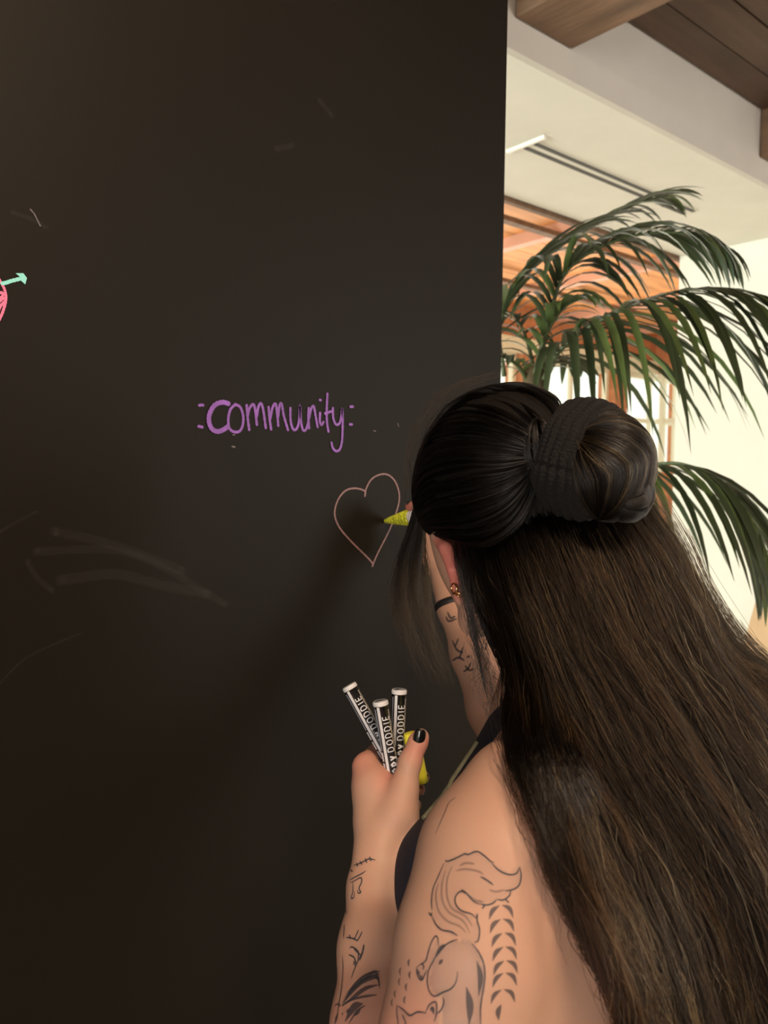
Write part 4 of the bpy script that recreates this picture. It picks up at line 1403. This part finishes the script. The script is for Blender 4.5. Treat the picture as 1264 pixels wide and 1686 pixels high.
def marker(p_top, p_bot, r, face_dir, label, big):
    """p_top is the butt end seen above the hand"""
    p_top, p_bot = Vector(p_top), Vector(p_bot)
    root = empty('paint_marker', p_bot, label, 'marker', 'black and white paint markers in the left hand')
    ax = (p_bot - p_top).normalized()
    L = (p_bot - p_top).length
    f = (Vector(face_dir) - ax * Vector(face_dir).dot(ax)).normalized()
    s = ax.cross(f)          # around

    def pt(u, ang, rr):
        return p_top + ax * u + (f * math.cos(ang) + s * math.sin(ang)) * rr

    def lathe(name, prof, m, seg=36):
        V = [pt(u, 2 * PI * k / seg, rr) for u, rr in prof for k in range(seg)]
        Fc = [(i * seg + k, i * seg + (k + 1) % seg, (i + 1) * seg + (k + 1) % seg, (i + 1) * seg + k) for i in range(len(prof) - 1) for k in range(seg)]
        Fc += [tuple(range(seg)), tuple(range((len(prof) - 1) * seg, len(prof) * seg))[::-1]]
        return mobj(name, V, Fc, m, root, True)
    lathe('barrel', [(.003, r), (L * .5, r), (L - .002, r), (L, r * .9)], M['marker_black'])
    e = lathe('end_plug', [(-.0004, r * .80), (-.0004, r * .90), (.0004, r * 1.0), (.003, r * 1.02), (.0034, r)], M['marker_top'])
    e2 = lathe('end_rim', [(-.0012, r * .86), (-.0014, r * .93), (-.0006, r * 1.03), (.002, r * 1.05), (.003, r * 1.03)], M['marker_white'])
    R2 = r + .00018

    def strip(name, u0, u1, a0, a1, m, rr=R2):
        V, Fc = [], []
        nn = 6
        for i in range(2):
            for k in range(nn + 1):
                V.append(pt(u0 + (u1 - u0) * i, a0 + (a1 - a0) * k / nn, rr))
        for k in range(nn):
            Fc.append((k, k + 1, nn + 2 + k, nn + 1 + k))
        return V, Fc

    def join(name, parts, m):
        V, Fc = [], []
        for a, b_ in parts:
            o_ = len(V); V += a; Fc += [tuple(i + o_ for i in q) for q in b_]
        return mobj(name, V, Fc, m, root)
    sgn = -1
    join('label_stripe', [strip('', .004, L * .97, .22, .62, None)], M['marker_white'])
    join('label_stripe', [strip('', .006, .05, .80, 1.10, None)], M['marker_grey'])
    blk = []
    u = .052
    while u < L - .012:
        blk.append(strip('', u, u + .0095, .80, 1.25, None)); u += .0115
    join('label_blocks', blk, M['marker_white'])
    # small print line
    g = random.Random(5)
    fine = []
    u = .008
    while u < .075:
        l = g.uniform(.0008, .002)
        fine.append(strip('', u, u + l, -1.12, -.95, None)); u += l + .0006
    if fine:
        join('small_print', fine, M['marker_top'])

    GL = {'D': [[(0, 0), (0, 1), (.3, 1), (.55, .85), (.65, .5), (.55, .15), (.3, 0), (0, 0)]],
          'O': [[(.35 + .35 * math.cos(a_), .5 + .5 * math.sin(a_)) for a_ in np.linspace(0, 2 * PI, 13)]],
          'I': [[(.1, 0), (.1, 1)]], 'E': [[(.5, 0), (0, 0), (0, 1), (.5, 1)], [(0, .5), (.42, .5)]],
          'd': [[(.5, 1.2), (.5, 0)], [(.5, .35), (.25, 0), (0, .35), (.25, .7), (.5, .4)]], 'r': [[(.1, 0), (.1, .7)], [(.1, .45), (.25, .68), (.42, .68)]],
          'i': [[(.1, 0), (.1, .65)], [(.08, .9), (.14, .9)]], 'p': [[(.1, .7), (.1, -.45)], [(.1, .4), (.3, .7), (.55, .35), (.3, 0), (.1, .3)]],
          'y': [[(.05, .7), (.28, .05)], [(.52, .7), (.28, .05), (.1, -.4)]]}
    ADV = {'D': .95, 'O': 1.0, 'I': .5, 'E': .8, 'd': .75, 'r': .55, 'i': .35, 'p': .75, 'y': .65}

    def wrap(txt, h_, u_end, a0_, wd_, name):
        """letters run from the hand up towards the butt end; pen strokes wrapped on the barrel"""
        V, Fc, x = [], [], 0.0
        for chh in txt:
            for st in GL[chh]:
                pp = []
                for (xa, ya), (xb, yb) in zip(st[:-1], st[1:]):
                    for q_ in range(4):
                        pp.append((xa + (xb - xa) * q_ / 4, ya + (yb - ya) * q_ / 4))
                pp.append(st[-1])
                b0 = len(V)
                for i_, (xa, ya) in enumerate(pp):
                    xp, yp = pp[max(i_ - 1, 0)]; xn, yn = pp[min(i_ + 1, len(pp) - 1)]
                    tx_, ty_ = xn - xp, yn - yp
                    ll = math.hypot(tx_, ty_) or 1
                    ox, oy = -ty_ / ll * wd_ * .5, tx_ / ll * wd_ * .5
                    for sg in (1, -1):
                        X_, Y_ = (x + xa) * h_ + sg * ox, ya * h_ + sg * oy
                        V.append(pt(u_end - X_, a0_ + Y_ / r, R2 + .0001))
                for i_ in range(len(pp) - 1):
                    Fc.append((b0 + 2 * i_, b0 + 2 * i_ + 1, b0 + 2 * i_ + 3, b0 + 2 * i_ + 2))
            x += ADV[chh] + .12
        return mobj(name, V, Fc, M['marker_white'], root)
    wrap('DODDIE', .0068, .0515, -.82, .0010, 'lettering')
    wrap('drippy', .0078, .090, -.80, .0018, 'lettering')
    return root


marker(W(575, 1130, .868), W(648, 1262, .858), .0080, -FWD, 'black and white paint marker leaning farthest to the left in the fist', True)
marker(W(626, 1156, .842), W(650, 1300, .840), .0080, -FWD, 'black and white paint marker in the middle of the fist, in front of the others', True)
marker(W(657, 1137, .862), W(651, 1290, .858), .0080, -FWD, 'upright black and white paint marker on the thumb side of the fist', True)


def lathe_thing(root, name, p0, p1, prof, m, seg=32):
    p0, p1 = Vector(p0), Vector(p1)
    ax = (p1 - p0).normalized()
    a = ax.orthogonal().normalized(); b_ = ax.cross(a)
    V = [p0 + ax * u + (a * math.cos(2 * PI * k / seg) + b_ * math.sin(2 * PI * k / seg)) * rr for u, rr in prof for k in range(seg)]
    Fc = [(i * seg + k, i * seg + (k + 1) % seg, (i + 1) * seg + (k + 1) % seg, (i + 1) * seg + k) for i in range(len(prof) - 1) for k in range(seg)]
    Fc += [tuple(range(seg))[::-1], tuple(range((len(prof) - 1) * seg, len(prof) * seg))]
    return mobj(name, V, Fc, m, root, True)


yc = empty('paint_marker', W(693, 1290, .86), 'yellow marker cap held behind the thumb with the black nail', 'marker cap')
lathe_thing(yc, 'cap', W(676, 1206, .850), W(692, 1292, .848), [(0, .0065), (.0008, .0082), (.02, .0088), (.045, .0090), (.054, .0090)], M['yellow'])
yc.name = 'marker_cap'
tip = on_plane(633.5, 858, 1, BY - .0008)
ym = empty('paint_marker', tip, 'bright yellow marker touching the pink heart on the black wall', 'marker')
back = Vector(W(712, 846, 1.262))
prof = [(0, .0022)]
for i in range(1, 60):
    u = i / 60 * .066
    prof.append((u, .0022 + .0108 * min(1, (u / .058)) ** .85 + .0007 * math.sin(i * .9)))
lathe_thing(ym, 'nib', tip, back, prof, M['yellow_nib'], seg=40)
L_ = (back - tip).length
lathe_thing(ym, 'barrel', tip, back, [(.066, .0118), (.068, .0122), (L_ + .02, .0122), (L_ + .021, .011)], M['marker_white'])

# ------------------------------------------------------------------ palm
palm = empty('potted_palm', (W(885, 640, 2.45).x, W(885, 640, 2.45).y, 0), 'tall green palm with arching fronds standing beside the black wall end', 'plant')
px0, py0 = palm.location.x, palm.location.y
bm = bmesh.new()
prof = [(.0, .13), (.0, .15), (.28, .19), (.34, .20), (.34, .17), (.30, .165)]
tube('trunk', [(px0, py0, .25), (px0 + .02, py0, .8), (px0 - .01, py0 + .01, 1.4), W(880, 600, 2.45)], [.06, .05, .042, .035], M['trunk'], palm, 14)
bm.free()
lathe_thing(palm, 'pot', (px0, py0, 0.001), (px0, py0, 1), prof, M['pot'], 40)


def leaflet(p, d, drop, L, wd, side_n, curl=.5):
    """narrow folded blade from p heading d, bending down; 7 stations x 3 verts"""
    V, Fc = [], []
    N_ = 7
    q = Vector(p); t = Vector(d).normalized()
    for i in range(N_ + 1):
        u = i / N_
        wu = wd * (math.sin(PI * min(1, (u * .93 + .07)) ** .75) ** .8) * (1 if i < N_ else .02) + .0004
        sdir = t.cross(side_n)
        if sdir.length < 1e-3:
            sdir = RGT.copy()
        sdir.normalize()
        nn = sdir.cross(t).normalized()
        V += [q + sdir * wu * .5 + nn * wu * .13, q.copy(), q - sdir * wu * .5 + nn * wu * .13]
        q = q + t * (L / N_)
        t = (t + Vector((0, 0, -1)) * drop / N_).normalized()
    for i in range(N_):
        a = 3 * i
        Fc += [(a, a + 1, a + 4, a + 3), (a + 1, a + 2, a + 5, a + 4)]
    return V, Fc


def frond(pts, n_, L0, seed, ang_up=.35, drop=1.3, sides=(1, -1), lw=.026, prof=None, material='leaf', r=.008, fdir=None, tilt_=0.0):
    g = random.Random(seed)
    P_ = [Vector(W(*p)) for p in pts]
    C_ = [Vector(c) for c in catmull(P_, 10)]
    fr = tube('frond', C_, [r * (1 - .75 * i / (len(C_) - 1)) for i in range(len(C_))], M['rachis'], palm, 8)
    m_ = len(C_)
    for k in range(n_):
        u = .12 + .88 * (k + .5) / n_
        i = min(int(u * (m_ - 1)), m_ - 2)
        f = u * (m_ - 1) - i
        c = C_[i].lerp(C_[i + 1], f)
        t = (C_[min(i + 2, m_ - 1)] - C_[max(i - 1, 0)]).normalized()
        up = Vector((0, 0, 1))
        sd = t.cross(up)
        if sd.length < .2:
            sd = RGT.copy()
        sd.normalize()
        for s_ in sides:
            ll = L0 * (prof(u) if prof else (.55 + .75 * math.sin(PI * min(1, u * .9 + .15)))) * g.uniform(.85, 1.1)
            fwd_ = .55 + .9 * u + g.uniform(-.12, .12)
            d_ = sd * s_ * (1.0 - .3 * u) + t * fwd_ + up * (ang_up + g.uniform(-.12, .12)) 
            nrm_ = (t.cross(sd * s_)).normalized()
            V, Fc = leaflet(c, d_, drop * g.uniform(.8, 1.25), ll, lw * g.uniform(.8, 1.15), t.cross(d_).cross(d_).normalized() if False else up + FWD * .35 * g.uniform(-1, 1))
            mobj('leaflet', V, Fc, M[material] if g.random() < .8 else M['leaf_pale'], fr, True)
    return fr


frond([(885, 615, 2.42), (905, 520, 2.38), (930, 450, 2.34), (985, 408, 2.3), (1060, 385, 2.26), (1130, 385, 2.22), (1185, 405, 2.2)], 28, .29, 1, ang_up=.1, drop=1.8, lw=.023)
frond([(830, 620, 2.52), (822, 540, 2.50), (850, 470, 2.5), (910, 415, 2.5), (980, 370, 2.5), (1050, 335, 2.5), (1100, 322, 2.5)], 24, .25, 2, ang_up=.15, drop=1.0, lw=.022)
frond([(895, 625, 2.40), (915, 585, 2.36), (960, 545, 2.30), (1020, 512, 2.22), (1085, 487, 2.14), (1160, 475, 2.06), (1230, 480, 2.0), (1300, 505, 1.95)], 34, .48, 3, ang_up=-.25, drop=1.7, lw=.023)
frond([(895, 645, 2.40), (985, 730, 2.30), (1060, 762, 2.22), (1120, 764, 2.16), (1180, 788, 2.10), (1230, 845, 2.05), (1268, 925, 2.0)], 24, .36, 4, ang_up=-.2, drop=1.5, lw=.021)
frond([(880, 620, 2.45), (870, 570, 2.48), (850, 525, 2.55), (815, 505, 2.6)], 9, .16, 5, ang_up=.1, drop=1.6)
frond([(880, 615, 2.42), (895, 560, 2.38), (925, 510, 2.33), (960, 490, 2.3)], 9, .15, 6, ang_up=.2, drop=1.6, material='leaf_pale')
frond([(870, 630, 2.45), (850, 600, 2.4), (820, 585, 2.36), (790, 590, 2.34)], 7, .13, 7, ang_up=.1, drop=1.5)
frond([(890, 630, 2.45), (900, 600, 2.5), (925, 590, 2.6), (960, 600, 2.7)], 8, .14, 8, ang_up=.1, drop=1.5)

# ------------------------------------------------------------------ right edge: table with a paper bag, dark stand
tb = empty('side_table', (2.75, 0.55, 0), 'golden wooden table behind the hair by the white wall', 'table')
tz = .75
tx, ty = 3.35, 1.05
box('tabletop', tx - .55, tx + .75, ty - .75, ty + .45, tz - .04, tz, M['oak'], tb, bevel=.004)
for a in (-.5, .7):
    for c in (-.70, .40):
        box('leg', tx + a - .03, tx + a + .03, ty + c - .03, ty + c + .03, 0, tz - .041, M['oak'], tb)
tb.location = (tx, ty, 0)
for ch in [o for o in bpy.data.objects if o.parent == tb]:
    ch.matrix_parent_inverse = Matrix.Translation((-tx, -ty, 0))
bp_ = on_plane(1272, 1096, 2, .75)


def bag():
    root = empty('paper_bag', (bp_.x, bp_.y, tz), 'creased tan paper bag standing on the table by the white wall', 'bag')
    bm = bmesh.new()
    zs = [0, .10, .20, .27]
    rings = []
    for i, z in enumerate(zs):
        tw = .04 * math.sin(i * 1.3)
        hx, hy = .15 + tw * .3 - .01 * i, .08 - .014 * i
        rings.append([bm.verts.new((bp_.x + x, bp_.y + y, tz + .001 + z + (.03 if (i == 3 and x < 0) else 0))) for x, y in ((-hx, -hy), (0, -hy + .02 * (i % 2)), (hx, -hy), (hx, hy), (0, hy), (-hx, hy))])
    for a, c in zip(rings[:-1], rings[1:]):
        for k in range(6):
            bm.faces.new((a[k], a[(k + 1) % 6], c[(k + 1) % 6], c[k]))
    bm.faces.new(rings[0][::-1])
    o = bm_obj('sack', bm, M['kraft'], root)
    md = o.modifiers.new('s', 'SOLIDIFY'); md.thickness = .002
    return root


bag()
ls = empty('stand', (0, 0, 0), 'slim black metal stand rising behind the tan paper bag', 'stand')
q0 = W(1256, 1030, 4.2)
ls.location = (q0.x, q0.y, 0)
tube('pole', [(q0.x, q0.y, .02), (q0.x, q0.y, q0.z - .1), W(1259, 960, 4.2)], .016, M['black'], ls)
lathe_thing(ls, 'base', (q0.x, q0.y, 0.001), (q0.x, q0.y, 1), [(0, .13), (.015, .13), (.02, .12)], M['black'])
